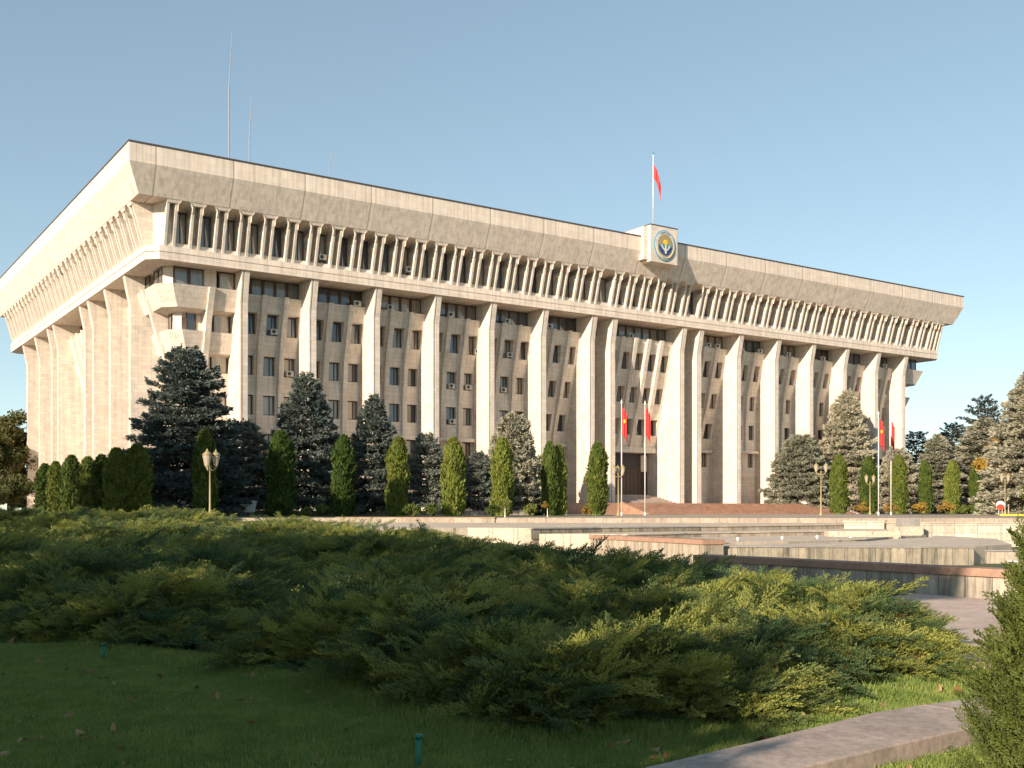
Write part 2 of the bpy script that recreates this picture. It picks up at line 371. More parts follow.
wall('terrace_riser', (8.7, 49.55), (19.5, 55.95), -1.04, -1.5, 0.1, M['litwall'], M['litstone'], .05, label='tan riser of the middle fountain terrace, behind the small white lamps')
wall('terrace_riser', (7.7, 40.85), (15.2, 46.35), -1.24, -1.6, 0.1, M['litwall'], M['litstone'], .04, label='thin tan riser of the lowest fountain terrace')
wall('ledge_wall', (17.2, 36.8), (27, 36.6), -1.74, -2.1, 0.5, M['whitewall'], M['white'], .05, label='narrow white ledge at the right foot of the grey fountain wall')
# stacked pale blocks and lamps in the fountain
for i, (x, y, sx, sy, z0, z1, lab) in enumerate([
        (16.6, 51.0, 3.4, .8, -1.36, -0.99, 'long pale block step stacked on the fountain terrace'),
        (19.6, 53.6, 1.5, .8, -1.36, -0.82, 'tan block with broken edges by the white tiled wall'),
        (21.2, 57.6, 1.0, .7, -1.4, -0.45, 'upright grey block standing at the corner of the white wall')]):
    m = MB(); m.box((-sx / 2, -sy / 2, z0), (sx / 2, sy / 2, z1)); m.box((-sx / 2 + .1, -sy / 2 - .25, z0), (sx / 2 - .2, -sy / 2 - .003, z0 + (z1 - z0) * .45))
    o = m.build('stone_block', M['litstone'] if i < 2 else M['greycap'], bevel=0.02); o.location = (x, y, 0); o.rotation_euler = (0, 0, .1 * i); tag(o, lab, 'stone block')
for i, (x, y) in enumerate([(9.0, 42.9), (11.2, 44.6), (13.1, 46.2), (15.3, 48.6), (17.4, 51.0)]):
    m = MB(); m.lathe([(0.03, 0), (0.03, .04), (.055, .06), (.065, .11), (.05, .15), (.0, .16)])
    o = m.build('basin_lamp', M['white'], smooth=True); o.location = (x, y, -1.25 if i < 3 else -1.34)
    tag(o, 'small round white lamp on the fountain terrace, %s from the left' % ['first', 'second', 'third', 'fourth', 'fifth'][i], 'lamp', 'small white lamps on the fountain terrace')

# pink path between the wall and the junipers, kerbs
sheet('path', [(3.9, 26.0, -1.592), (12.3, 13.7, -1.592), (12.0, 7.6, -1.592), (5.9, 10.6, -1.592), (5.0, 14, -1.592), (1.5, 25.0, -1.592)], M['pinkpath'])
def kerb(name, up, lo, zt, zb, label):
    m = MB(); m.loft([[(x, y, zb) for x, y in up + lo[::-1]], [(x, y, zt) for x, y in up + lo[::-1]]])
    o = m.build(name, M['kerb'], bevel=0.012); return tag(o, label, 'kerb')
kerb('kerb', [(-.75, 4.4), (0.69, 6.02), (1.56, 6.78), (2.57, 7.70), (3.05, 8.02)], [(.2, 4.5), (1.54, 6.0), (2.39, 6.67), (3.17, 7.26), (3.45, 7.48)], -1.45, -1.75, 'pale pinkish concrete kerb curving in from the bottom edge, its long near stretch')
kerb('kerb', [(3.06, 8.03), (3.57, 8.32), (4.6, 8.75)], [(3.46, 7.49), (4.0, 7.75), (4.9, 8.15)], -1.452, -1.75, 'short far piece of pale kerb beyond the crack, beside the right bush')
kerb('kerb', [(4.35, 10.75), (5.0, 11.35), (6.6, 12.1)], [(4.7, 10.3), (5.5, 10.8), (6.9, 11.5)], -1.46, -1.75, 'brownish kerb stone between the juniper and the pink path')

# ---- stairs and podium in front of the entrance (building frame)
sr = empty('entrance_stairs', (X0, Y0, 0), ROTZ, 'broad red granite staircase with cheek walls leading up to the columns', 'stairs')
m = MB(); nst = 9; u0, u1 = 54.0, 89.0
for k in range(nst):
    z1 = -0.5 + (k + 1) * 1.3 / nst; v0 = -6.4 + k * (4.4 / nst)
    m.box((u0, v0, -1.0), (u1, -2.0 + 0.02 * k, z1))
m.build('steps', M['redgranite'], sr)
for s, uu in ((-1, u0 - .45), (1, u1 + .02)):
    m = MB(); m.loft([[(uu, y, z) for y, z in ((-6.7, -1), (-6.7, -.38), (-6.2, -.3), (-1.98, .93), (-1.98, -1))], [(uu + .43, y, z) for y, z in ((-6.7, -1), (-6.7, -.38), (-6.2, -.3), (-1.98, .93), (-1.98, -1))]])
    m.build('cheek_wall', M['kerb'] if s > 0 else M['redgranite'], sr)
m = MB(); m.box((45.0, -2.0, -1.0), (96.0, 9.9, 0.795)); m.build('podium', M['redgranite'], sr)
# steps up to the recessed door
m = MB()
for k in range(7): m.box((57.0, 3.6 + k * .7, .8), (67.1, 9.85, .8 + (k + 1) * .16))
m.build('door_steps', M['kerb'], sr)

# ---- low planter wall behind the thujas
for i, (p0, p1, lab) in enumerate([((-29.5, 85.5), (-10.5, 98.4), 'low dark planter wall in front of the left spruces'), ((-10.4, 98.5), (5.6, 109.3), 'low dark planter wall under the middle spruces')]):
    wall('planter_wall', p0, p1, -0.06, -.8, .35, M['slabwall'], M['greycap'], .08, label=lab, side=1)
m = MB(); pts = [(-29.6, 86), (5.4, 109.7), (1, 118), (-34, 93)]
m.loft([[(x, y, -.8) for x, y in pts], [(x, y, -.2) for x, y in pts]]); tag(m.build('planting_bed', M['shaded_mulch']), kind='structure')
# grass verge in front of the left thujas and right
sheet('verge', [(-40, 71, -.494), (-13, 71.5, -.494), (0, 76, -.494), (8.5, 91, -.494), (10, 104, -.494), (-28, 85, -.494), (-50, 78, -.494)], M['soil'])
sheet('verge', [(39, 121, -.494), (75, 152, -.494), (78, 148, -.494), (44, 116, -.494)], M['soil'])
sheet('road', [(32, 92, -.492), (70, 118, -.492), (90, 120, -.492), (90, 85, -.492), (45, 82, -.492)], M['redgranite'])

# ================================================================== THE BUILDING
bd = empty('government_building', (X0, Y0, 0), ROTZ, 'monumental pale stone building with flared crown and tall vertical fins', 'building')
ZT, ZF, ZC, ZBT, ZBG, ZBB = 32.0, 30.37, 27.9, 23.9, 23.3, 22.65
Z0 = -0.9
def ring(d, z, c=0.0):
    if c <= 0: return [(d, d, z), (L - d, d, z), (L - d, W - d, z), (d, W - d, z)]
    return [(d + c, d, z), (L - d - c, d, z), (L - d, d + c, z), (L - d, W - d - c, z), (L - d - c, W - d, z), (d + c, W - d, z), (d, W - d - c, z), (d, d + c, z)]
m = MB(); m.loft([ring(1.08, ZC), ring(0, ZF), ring(-0.0, ZT)]); m.build('crown', M['crown'], bd)
m = MB(); m.loft([ring(-.07, ZT + .004), ring(-.07, ZT + .13)]); m.build('roof_edge', M['roofedge'], bd)
m = MB(); m.loft([ring(2.2, ZBB, 1.03), ring(2.2, ZBG, 1.03)]); m.loft([ring(2.24, ZBG + .003, 1.03), ring(2.24, ZBG + .05, 1.03)])
m.loft([ring(2.17, ZBG + .053, 1.03), ring(2.2, ZBT, 1.03)]); m.build('belt', M['stone'], bd)
# core volumes (attic storey and main body, behind the windows)
m = MB()
m.box((4.9, 4.9, ZBT), (L - 4.9, W - 4.9, ZC)); m.build('attic_wall', M['stone'], bd)
m = MB(); m.box((8.6, 10.2, Z0), (L - 8.6, W - 8.6, ZBB)); m.build('core_wall', M['stone'], bd)

def front(s, d, z): return (s, d, z)
def left(s, d, z): return (d, s, z)
def right(s, d, z): return (L - d, s, z)

# ---- window prototypes (local: x along wall, y into the wall, z up, origin lower-left of the opening)
def window_proto(w_, h_, mull, name='window', fr=.09):
    e = MB(); mw = .16 if name == 'ribbon_window' else fr / 2
    e.box((0, 0, 0), (w_, .12, fr)); e.box((0, 0, h_ - fr), (w_, .12, h_)); e.box((0, 0, fr), (fr, .12, h_ - fr)); e.box((w_ - fr, 0, fr), (w_, .12, h_ - fr))
    for k in mull: e.box((w_ * k - mw, .01, fr), (w_ * k + mw, .11, h_ - fr))
    fo = e.build(name, M['frame'], bd)
    p = MB(); p.box((fr * .5, .06, fr * .5), (w_ - fr * .5, .09, h_ - fr * .5)); po = p.build('pane', M['pane'], fo)
    return fo
protos = {}
def put_window(key, F, s, d, z, name='window'):
    w_, h_, mull = key
    k = (name,) + key
    if k not in protos: o = protos[k] = window_proto(w_, h_, mull, name)
    else:
        src = protos[k]; o = src.copy(); COL.objects.link(o); o.parent = bd
        for ch in src.children:
            c = ch.copy(); COL.objects.link(c); c.parent = o
    o.location = F(s, d, z)
    o.rotation_euler = (0, 0, 0)
    if F is left:
        o.rotation_euler = (0, 0, -math.pi / 2); o.location = F(s + w_, d, z)
    return o
WN = {'n': 0}
# ---- fins
ZK = 19.7
fin_protos = {}
def fin(F, s, wid=.75, zb=Z0, back=7.5, mirror=False):
    def ringf(z, d0):
        a = [(0, back), (0, d0), (.13, d0), (.13, d0 + .16), (.25, d0 + .16), (.25, d0), (wid, d0), (wid, back)]
        if mirror: a = [(wid - x, y) for x, y in a]
        return [F(s + x, y, z) for x, y in a]
    m = MB(); m.loft([ringf(zb, 2.95), ringf(ZK, 2.95), ringf(ZBB - .002, 2.36)])
    return m.build('fin', M['fin'], bd)
front_fins = [11, 18, 25, 32, 39, 46, 53, 56.1, 67.2, 70.1, 77.15, 84.2, 91.1, 98.1, 105.0, 111.3]
left_fins = [10.9, 18.6, 25.9, 29.7, 44.0, 47.5, 55.5, 63.9]
for s in front_fins: fin(front, s, zb=.796 if 46 <= s <= 95 else Z0, back=10.1 if 45 < s < 78 else 7.5)
for s in left_fins: fin(left, s, wid=.7, mirror=True)
for s in left_fins: fin(right, s, wid=.7)

# ---- bays between the fins
wall_front = MB(); wall_left = MB()
ROWS = [(17.2, 19.25), (13.3, 15.2), (9.4, 11.35)]
def bay(F, mb, sa, sb, cols, ribs, prof, pitch='reg', zlow=Z0, windows=True, lowest=True, openings=ROWS, ww=None):
    """one bay: spandrels, piers, ribs, windows. prof(z) -> depth of the wall face"""
    zt = 20.9; BK = 10.2 if F is front else 9.0
    def strip(s0, s1, z0, z1):
        n = max(1, int((z1 - z0) / 1.0)); zs = [z0 + (z1 - z0) * i / n for i in range(n + 1)]
        mb.loft([[F(s0, prof(z), z), F(s1, prof(z), z), F(s1, BK, z), F(s0, BK, z)] for z in zs])
    cuts = [zt] + [v for r in openings for v in (r[1], r[0])]
    zedge = [zt]
    for (za, zb) in openings:
        strip(sa, sb, zb, zedge[-1]); zedge.append(za)
        xs = [sa] + [v for c in cols for v in c] + [sb]
        for i in range(0, len(xs), 2):
            if xs[i + 1] - xs[i] > .02: strip(xs[i], xs[i + 1], za + .001, zb - .001)
        if windows:
            for c in cols:
                key = (round(c[1] - c[0], 2), round(zb - za, 2), (.62,))
                put_window(key, F, c[0], max(prof(za), prof(zb)) + .35, za); WN['n'] += 1
        mb.loft([[F(sa, max(prof(za), prof(zb)) + .5, z), F(sb, max(prof(za), prof(zb)) + .5, z), F(sb, BK - .01, z), F(sa, BK - .01, z)] for z in (za + .002, zb - .002)])
    zl = 7.9
    strip(sa, sb, zl, zedge[-1])
    for (r0, r1) in ribs:
        m = MB(); zs = [zt + .012, 19.25, 17.2, 15.2, 13.3, 11.35, 9.4, zl]
        m.loft([[F(r0, prof(z) - rp, z), F(r1, prof(z) - rp, z), F(r1, prof(z) + .6, z), F(r0, prof(z) + .6, z)] for z in zs for rp in [.42 if z > 13 else .22]])
        m.build('rib', M['stone'], bd)
    # ribbon window under the belt
    db = 5.55
    mb.loft([[F(sa, db + .35, z), F(sb, db + .35, z), F(sb, BK, z), F(sa, BK, z)] for z in (zt + .002, ZBB - .005)])
    if lowest:
        # ledge, low windows, battered base
        mb.loft([[F(sa, prof(zl) - .5, z), F(sb, prof(zl) - .5, z), F(sb, BK, z), F(sa, BK, z)] for z in (zl - .35, zl - .002)])
        d = prof(zl) + .15
        mb.loft([[F(sa, d, z), F(sb, d, z), F(sb, BK, z), F(sa, BK, z)] for z in (zlow, 5.7)])
        xs = [sa] + [v for c in cols for v in c] + [sb]
        for i in range(0, len(xs), 2):
            if xs[i + 1] - xs[i] > .02: mb.loft([[F(xs[i], d, z), F(xs[i + 1], d, z), F(xs[i + 1], BK, z), F(xs[i], BK, z)] for z in (5.701, zl - .353)])
        if windows:
            for c in cols: put_window((round(c[1] - c[0], 2), 1.8, (.62,)), F, c[0], d + .3, 5.72)
        mb.loft([[F(sa, d + .5, z), F(sb, d + .5, z), F(sb, BK - .01, z), F(sa, BK - .01, z)] for z in (5.702, zl - .354)])
        mid = (sa + sb) / 2
        mb.loft([[F(mid - .9, d - .9, zlow), F(mid + 1.3, d - .9, zlow), F(mid + 1.3, d + .1, zlow), F(mid - .9, d + .1, zlow)],
                 [F(mid - .2, d - .08, 3.6), F(mid + 1.3, d - .08, 3.6), F(mid + 1.3, d + .1, 3.6), F(mid - .2, d + .1, 3.6)]])
def prof_reg(z): return 4.6 + (20.9 - max(z, 14.5)) * (1.55 / 6.4)
def prof_long(z): return 4.6 + (20.9 - max(z, 8.0)) * (3.2 / 12.9)
def prof_ent(z): return 4.2 + (20.9 - z) * (3.4 / 13.5)
def prof_nar(z): return 5.6 + (20.9 - max(z, 14.5)) * (.5 / 6.4)
def ribbon(F, sa, sb, n, d=5.55):
    w_ = round((sb - sa), 2)
    return put_window((w_, 1.72, tuple(round((i + 1) / n, 3) for i in range(n - 1))), F, sa, d, 20.91, 'ribbon_window')
FW = .75
cols_reg = lambda f: [(f + 1.3, f + 2.5), (f + 3.5, f + 4.75), (f + 5.65, f + 6.85)]
cols_r2 = lambda f: [(f + 1.2, f + 2.2), (f + 3.4, f + 4.3), (f + 5.5, f + 6.5)]
for i, f in enumerate(front_fins[:-1]):
    g = front_fins[i + 1]; a, b = f + FW + .001, g - .001
    zl = .8 if 46 <= f < 95 else Z0
    if f in (53, 70.1 - 2.9 + 0.0) or abs(g - f) < 4:
        bay(front, wall_front, a, b, [], [], prof_nar, zlow=zl, windows=False, lowest=False, openings=[])
        wall_front.loft([[front(a, 6.1, z), front(b, 6.1, z), front(b, 10.1, z), front(a, 10.1, z)] for z in (zl, 7.899)])
        ribbon(front, a, b, 2)
    elif g - f > 9:       # entrance
        n = 5; st = (b - a) / n
        cols = [(a + st * k + .55, a + st * (k + 1) - .35) for k in range(n)]
        bay(front, wall_front, a, b, cols, [(a + st * k - .25, a + st * k + .3) for k in range(1, n)], prof_ent, lowest=False)
        ribbon(front, a, b, 8)
        wall_front.loft([[front(a, 7.3, z), front(b, 7.3, z), front(b, 10.2, z), front(a, 10.2, z)] for z in (7.2, 7.898)])
    else:
        c = cols_reg(f) if f < 56 else cols_r2(f)
        pr = prof_long if (f == 46 or abs(f - 70.1) < .01) else prof_reg
        if pr is prof_long: c = [(f + 1.2, f + 2.3), (f + 3.2, f + 4.5), (f + 5.3, f + 6.6)]
        bay(front, wall_front, a, b, c, [(f + 2.72, f + 3.2), (f + 4.98, f + 5.45)] if f < 56 else [(f + 2.55, f + 3.05), (f + 4.7, f + 5.2)], pr, zlow=zl)
        ribbon(front, a, b, 5)
for i, f in enumerate(left_fins[:-1]):
    g = left_fins[i + 1]; a, b = f + .701, g - .001
    if g - f > 9:
        n = 5; st = (b - a) / n
        bay(left, wall_left, a, b, [], [(a + st * k - .25, a + st * k + .3) for k in range(1, n)], prof_ent, windows=False, lowest=False, openings=[])
        wall_left.loft([[left(a, 8.2, z), left(b, 8.2, z), left(b, 8.9, z), left(a, 8.9, z)] for z in (Z0, 7.899)])
        ribbon(left, a, b, 9)
    elif g - f < 4:
        bay(left, wall_left, a, b, [], [], prof_nar, windows=False, lowest=False, openings=[])
        wall_left.loft([[left(a, 6.1, z), left(b, 6.1, z), left(b, 8.9, z), left(a, 8.9, z)] for z in (Z0, 7.899)])
    else:
        st = (b - a) / 3
        cols = [(a + st * k + .6, a + st * (k + 1) - .5) for k in range(3)]
        bay(left, wall_left, a, b, cols, [(a + st - .25, a + st + .2), (a + 2 * st - .25, a + 2 * st + .2)], prof_reg, windows=True)
        ribbon(left, a, b, 5)
wall_front.build('front_wall', M['stone'], bd)
wall_left.build('side_wall', M['stone'], bd)
# entrance doors
m = MB(); m.box((56.9, 9.0, 1.9), (67.15, 9.3, 7.2)); m.build('door_surround', M['frame'], bd)
m = MB(); m.box((62.9, 8.9, 1.95), (66.7, 8.99, 5.1)); m.box((58.0, 8.9, 1.95), (62.6, 8.99, 5.1))
for k in range(6): m.box((62.95 + k * .63, 8.86, 2.1), (63.45 + k * .63, 8.898, 4.9))
m.build('door', M['wood'], bd)
m = MB(); m.box((58.0, 8.9, 5.25), (62.6, 8.96, 7.0)); m.box((62.9, 8.9, 5.25), (65.6, 8.96, 7.0)); m.build('transom_pane', M['black'], bd)
m = MB(); m.box((65.9, 8.7, 4.9), (66.9, 8.96, 7.0)); m.build('wall_panel', M['stone'], bd)

# ---- corner bays with balconies: plan outline at depth D, chamfer c, running from the front fin to the left fin
def corner_poly(D, c, z, mir=False, eu=11.0, ev=10.9):
    p = [(eu, D), (D + c, D), (D, D + c), (D, ev), (9, ev), (9, 9), (eu, 9)]
    if mir: p = [(L - x, y) for x, y in p]
    return [(x, y, z) for x, y in p]
levels = [ # (D,c) at z
    [(4.30, 1.15, 18.75), (3.55, 1.25, 20.9)],     # balcony under the ribbon window
    [(5.65, .75, 16.9), (5.0, 1.1, 16.901 - 2.0), ],]
for mir in (False, True):
    eu, ev = (11.0, 10.9) if not mir else (L - 112.05, 10.9)
    m = MB()
    m.loft([corner_poly(5.9, .9, 18.6, mir, eu, ev), corner_poly(4.35, 1.15, 18.9, mir, eu, ev), corner_poly(3.55, 1.25, 20.9, mir, eu, ev)])
    m.loft([corner_poly(6.5, .9, 14.7, mir, eu, ev), corner_poly(5.6, 1.1, 15.0, mir, eu, ev), corner_poly(4.9, 1.2, 16.95, mir, eu, ev)])
    m.loft([corner_poly(7.0, .8, 10.9, mir, eu, ev), corner_poly(6.3, 1.0, 11.3, mir, eu, ev), corner_poly(6.0, 1.1, 13.2, mir, eu, ev)])
    m.loft([corner_poly(7.0, .8, 6.9, mir, eu, ev), corner_poly(6.6, .9, 7.4, mir, eu, ev), corner_poly(6.4, 1.0, 9.4, mir, eu, ev)])
    m.loft([corner_poly(7.2, .8, Z0, mir, eu, ev), corner_poly(7.2, .8, ZBB, mir, eu, ev)])
    m.build('corner_balcony', M['stone'], bd)
    # piers between corner windows
    def X(u): return L - u if mir else u
    def pier(D0, u0_, u1_, z0, z1):
        a, b = sorted((X(u0_), X(u1_))); m = MB(); m.box((a, D0, z0), (b, 8.9, z1)); m.build('corner_pier', M['stone'], bd)
    for (zA, zB, D) in ((16.95, 18.6, 5.6), (13.2, 14.7, 6.3), (9.4, 10.9, 6.7), (20.9, ZBB - .004, 4.3)):
        pier(D + .1, 7.7, 9.2, zA, zB)
    # ribs on the corner bay
    for F in ((front, left) if not mir else (front,)):
        m = MB(); sC = 8.2
        q = [(20.91, 3.25), (18.9, 4.05), (16.95, 4.6), (15.0, 5.3), (11.3, 6.0), (6, 6.5), (Z0, 6.7)]
        m.loft([[F(X(sC) if mir and F is front else sC, d, z), F((X(sC + .55)) if mir and F is front else sC + .55, d, z), F((X(sC + .55)) if mir and F is front else sC + .55, 8.8, z), F(X(sC) if mir and F is front else sC, 8.8, z)] for z, d in q])
        m.build('rib', M['stone'], bd)
# corner windows on the left corner
def corner_window(D, c, z0, z1, spans_f, name):
    h = round(z1 - z0, 2)
    for (a, b) in spans_f:
        put_window((round(b - a, 2), h, (.5,) if b - a > 1.6 else ()), front, a, D, z0, name)
        if D + .0 < 6: put_window((round(b - a, 2), h, (.5,) if b - a > 1.6 else ()), left, a, D, z0, name)
    q = MB(); dd = c * math.sqrt(2); q.box((.05, 0, 0), (dd - .05, .1, h))
    o = q.build('corner_pane', M['fin'], bd); o.location = (D, D + c, z0 + .001); o.rotation_euler = (0, 0, -math.pi / 4)
corner_window(4.3, .8, 20.92, 22.6, [(5.15, 7.95), (9.4, 10.95)], 'ribbon_window')
corner_window(5.6, .7, 16.96, 18.85, [(6.7, 7.6), (9.3, 10.9)], 'corner_window')
corner_window(6.3, .7, 13.21, 15.0, [(9.3, 10.9)], 'corner_window')
corner_window(6.7, .7, 9.41, 11.2, [(9.3, 10.9)], 'corner_window')
for (a, b) in ((L - 10.0, L - 7.9), (L - 7.6, L - 5.2)): put_window((round(b - a, 2), 1.68, (.5,)), front, a, 4.5, 20.92, 'ribbon_window')

# ---- attic storey: slanted twin fins, arched hoods and windows
def attic_nodes():
    f = [4.15, 6.44, 8.73]
    reg = [11.0 + 7 / 3 * k for k in range(18)] + [53.0]; mid = [56.1 + 11.1 / 5 * k for k in range(6)]
    rr = [70.1 + 6.98 / 3 * k for k in range(18)] + [112.2, 114.45, 116.7, L - 4.15 + .6]
    rr = [x for x in rr if x < L - 3]
    return f + [x + .0 for x in reg] + mid + rr
FN = sorted(set(round(x, 3) for x in attic_nodes()))
FN2 = [FN[0]]
for x in FN[1:]:
    if x - FN2[-1] > 1.2: FN2.append(x)
FN = FN2
LN = [4.3 + (W - 8.6) / 30 * k for k in range(31)]
def twin(F, s):
    m = MB()
    for o_ in (-.505, .265):
        m.loft([[F(s + o_, d, z), F(s + o_ + .24, d, z), F(s + o_ + .24, 4.9, z), F(s + o_, 4.9, z)] for z, d in ((ZBT + .002, 2.34), (27.55, 1.30), (ZC + .0, 1.5))])
    m.loft([[F(s + o_, d, z) for o_, d in ((-.507, 1.12 + (ZC - z) * .3), (.507, 1.12 + (ZC - z) * .3), (.507, 1.6), (-.507, 1.6))] for z in (27.6, ZC - .001)])
    m.loft([[F(s - .262, d, z), F(s + .262, d, z), F(s + .262, 4.895, z), F(s - .262, 4.895, z)] for z, d in ((ZBT + .003, 3.2), (27.4, 2.3), (ZC - .002, 2.3))])
    return m
def hood(F, s0, s1):
    """arched panel closing the top of a slot, with a soffit sloping in and down to the window head"""
    m = MB(); zb = 26.95; c = .30; top = ZC + .28
    def dd(z): return 1.08 + (ZC - z) * (1.12 / 4.0)
    # front outline of arch (s, z): the opening; sides then sloping corners
    k = [(s0, zb), (s0, 27.5), (s0 + c, ZC - .02), (s1 - c, ZC - .02), (s1, 27.5), (s1, zb)]
    fr = [F(s, dd(z) - .02, z) for s, z in k]
    bk = [F(s, 3.2, min(z, 27.35) - (0 if z > 27.2 else .2)) for s, z in k]
    n = len(k)
    m.add(fr + bk, [(i, i + 1, n + i + 1, n + i) for i in range(n - 1)])
    # spandrel triangles filling from arch to crown
    m.loft([[F(s0, 1.26, 27.45), F(s0, 1.10, ZC), F(s0 + c, 1.10, ZC)], [F(s0, 1.5, 27.45), F(s0, 1.5, ZC), F(s0 + c, 1.5, ZC)]])
    m.loft([[F(s1, 1.26, 27.45), F(s1, 1.10, ZC), F(s1 - c, 1.10, ZC)], [F(s1, 1.5, 27.45), F(s1, 1.5, ZC), F(s1 - c, 1.5, ZC)]])
    return m
for F, nodes in ((front, FN), (left, LN)):
    for s in nodes: twin(F, s).build('attic_fin', M['fin'], bd)
    for a, b in zip(nodes, nodes[1:]):
        hood(F, a + .505, b - .505).build('attic_hood', M['stone'], bd)
        put_window((round(b - a - 1.02, 2), 2.95, (.55,)), F, a + .51, 3.15, ZBT + .43, 'attic_window')
m = MB(); m.box((4.72, 2.5, ZBT + .001), (L - 4.72, 4.85, ZBT + .42)); m.build('attic_sill', M['stone'], bd)
m = MB(); m.box((2.5, 4.72, ZBT + .001), (4.85, W - 4.72, ZBT + .42)); m.build('attic_sill', M['stone'], bd)
# corner notch window (bright, faces the side street)
m = MB(); m.loft([[(x, y, z) for x, y in [(3.05, 3.9), (3.62, 2.35), (4.7, 2.35), (4.7, 4.9), (3.05, 4.9)]] for z in (ZBT + .01, ZC - .002)]); m.build('notch_wall', M['fin'], bd)

# ---- emblem box on the parapet
m = MB()
m.box((58.3, -.55, 29.3), (63.6, 3.2, 33.15)); m.box((58.9, -1.05, 29.05), (63.1, 6.0, 33.3)); m.build('emblem_box', M['fin'], bd)
m = MB(); m.box((58.85, -1.1, 33.303), (63.15, 6.05, 33.4)); m.build('roof_edge', M['roofedge'], bd)
em = empty('emblem', (0, 0, 0)); em.parent = bd; em.location = (61.0, -1.06, 31.1)
def disc(r, y0, y1, name, mat, n=48, ry=1.12, cx=0, cz=0):
    m = MB(); m.loft([[(cx + r * math.cos(2 * math.pi * i / n), y, cz + r * ry * math.sin(2 * math.pi * i / n)) for i in range(n)] for y in (y0, y1)])
    return m.build(name, mat, em)
disc(1.62, -.10, 0, 'emblem_rim', M['blue']); disc(1.50, -.14, -.101, 'emblem_band', M['emblempale'])
disc(1.16, -.17, -.141, 'emblem_ring', M['emblemgold']); disc(1.06, -.19, -.171, 'emblem_field', M['deepblue'])
m = MB()   # golden sky with sun rays, upper half
m.loft([[(1.04 * math.cos(a), y, 1.12 * 1.04 * math.sin(a)) for a in [math.pi * k / 20 for k in range(21)]] for y in (-.21, -.191)]); m.build('emblem_sunrise', M['emblemgold'], em)
m = MB(); m.loft([[(.30 * math.cos(a), y, .35 + .30 * math.sin(a)) for a in [math.pi * 2 * k / 20 for k in range(20)]] for y in (-.24, -.211)])
m.build('emblem_sun', M['yellow'], em)
m = MB()   # mountains
mt = [(-.98, -.18), (-.7, .12), (-.45, .0), (-.2, .22), (.05, .05), (.3, .24), (.6, .02), (.8, .14), (.98, -.18)]
m.loft([[(x, y, z) for x, z in mt] for y in (-.24, -.212)]); m.build('emblem_mountains', M['teal'], em)
m = MB()   # white falcon with raised wings
for sx in (-1, 1):
    wg = [(sx * .06, -.55), (sx * .30, -.35), (sx * .55, -.02), (sx * .74, -.02), (sx * .62, -.28), (sx * .42, -.52), (sx * .16, -.7)]
    m.loft([[(x, y, z) for x, z in wg] for y in (-.28, -.241)])
bdv = [(-.1, -.95), (-.14, -.5), (-.1, -.12), (0, .02), (.12, -.06), (.1, -.5), (.14, -.95), (0, -1.05)]
m.loft([[(x, y, z) for x, z in bdv] for y in (-.31, -.242)]); m.build('emblem_falcon', M['emblempale'], em)
m = MB()   # wheat ears and cotton around the ring
for k in range(26):
    a = math.radians(200 + k * (500 - 360) / 25)
    x, z = 1.33 * math.cos(a), 1.12 * 1.33 * math.sin(a)
    m.lathe([(0, -.07), (.075, -.03), (.075, .03), (0, .07)], (x, -.17, z), 6)
m.build('emblem_wheat', M['emblemgold'], em)
def arc_text(txt, r, a0, a1, size, flip=False):
    mb = MB()
    for i, ch in enumerate(txt):
        cu = bpy.data.curves.new('t', 'FONT'); cu.body = ch; cu.size = size; cu.align_x = 'CENTER'; cu.align_y = 'CENTER'; cu.extrude = .012
        to = bpy.data.objects.new('t', cu); COL.objects.link(to)
        me = bpy.data.meshes.new_from_object(to.evaluated_get(bpy.context.evaluated_depsgraph_get()))
        a = math.radians(a0 + (a1 - a0) * (i + .5) / len(txt))
        th = a - math.pi / 2 if not flip else a + math.pi / 2
        vs = []
        for v in me.vertices:
            x, y, z = v.co
            vs.append((r * math.cos(a) + x * math.cos(th) - y * math.sin(th), -.165 - z, 1.12 * r * math.sin(a) + x * math.sin(th) + y * math.cos(th)))
        mb.add(vs, [tuple(p.vertices) for p in me.polygons])
        bpy.data.objects.remove(to); bpy.data.curves.remove(cu); bpy.data.meshes.remove(me)
    return mb.build('emblem_lettering', M['deepblue'], em)
arc_text('КЫРГЫЗ', 1.33, 125, 55, .26); arc_text('РЕСПУБЛИКАСЫ', 1.33, 215, 325, .24, True)

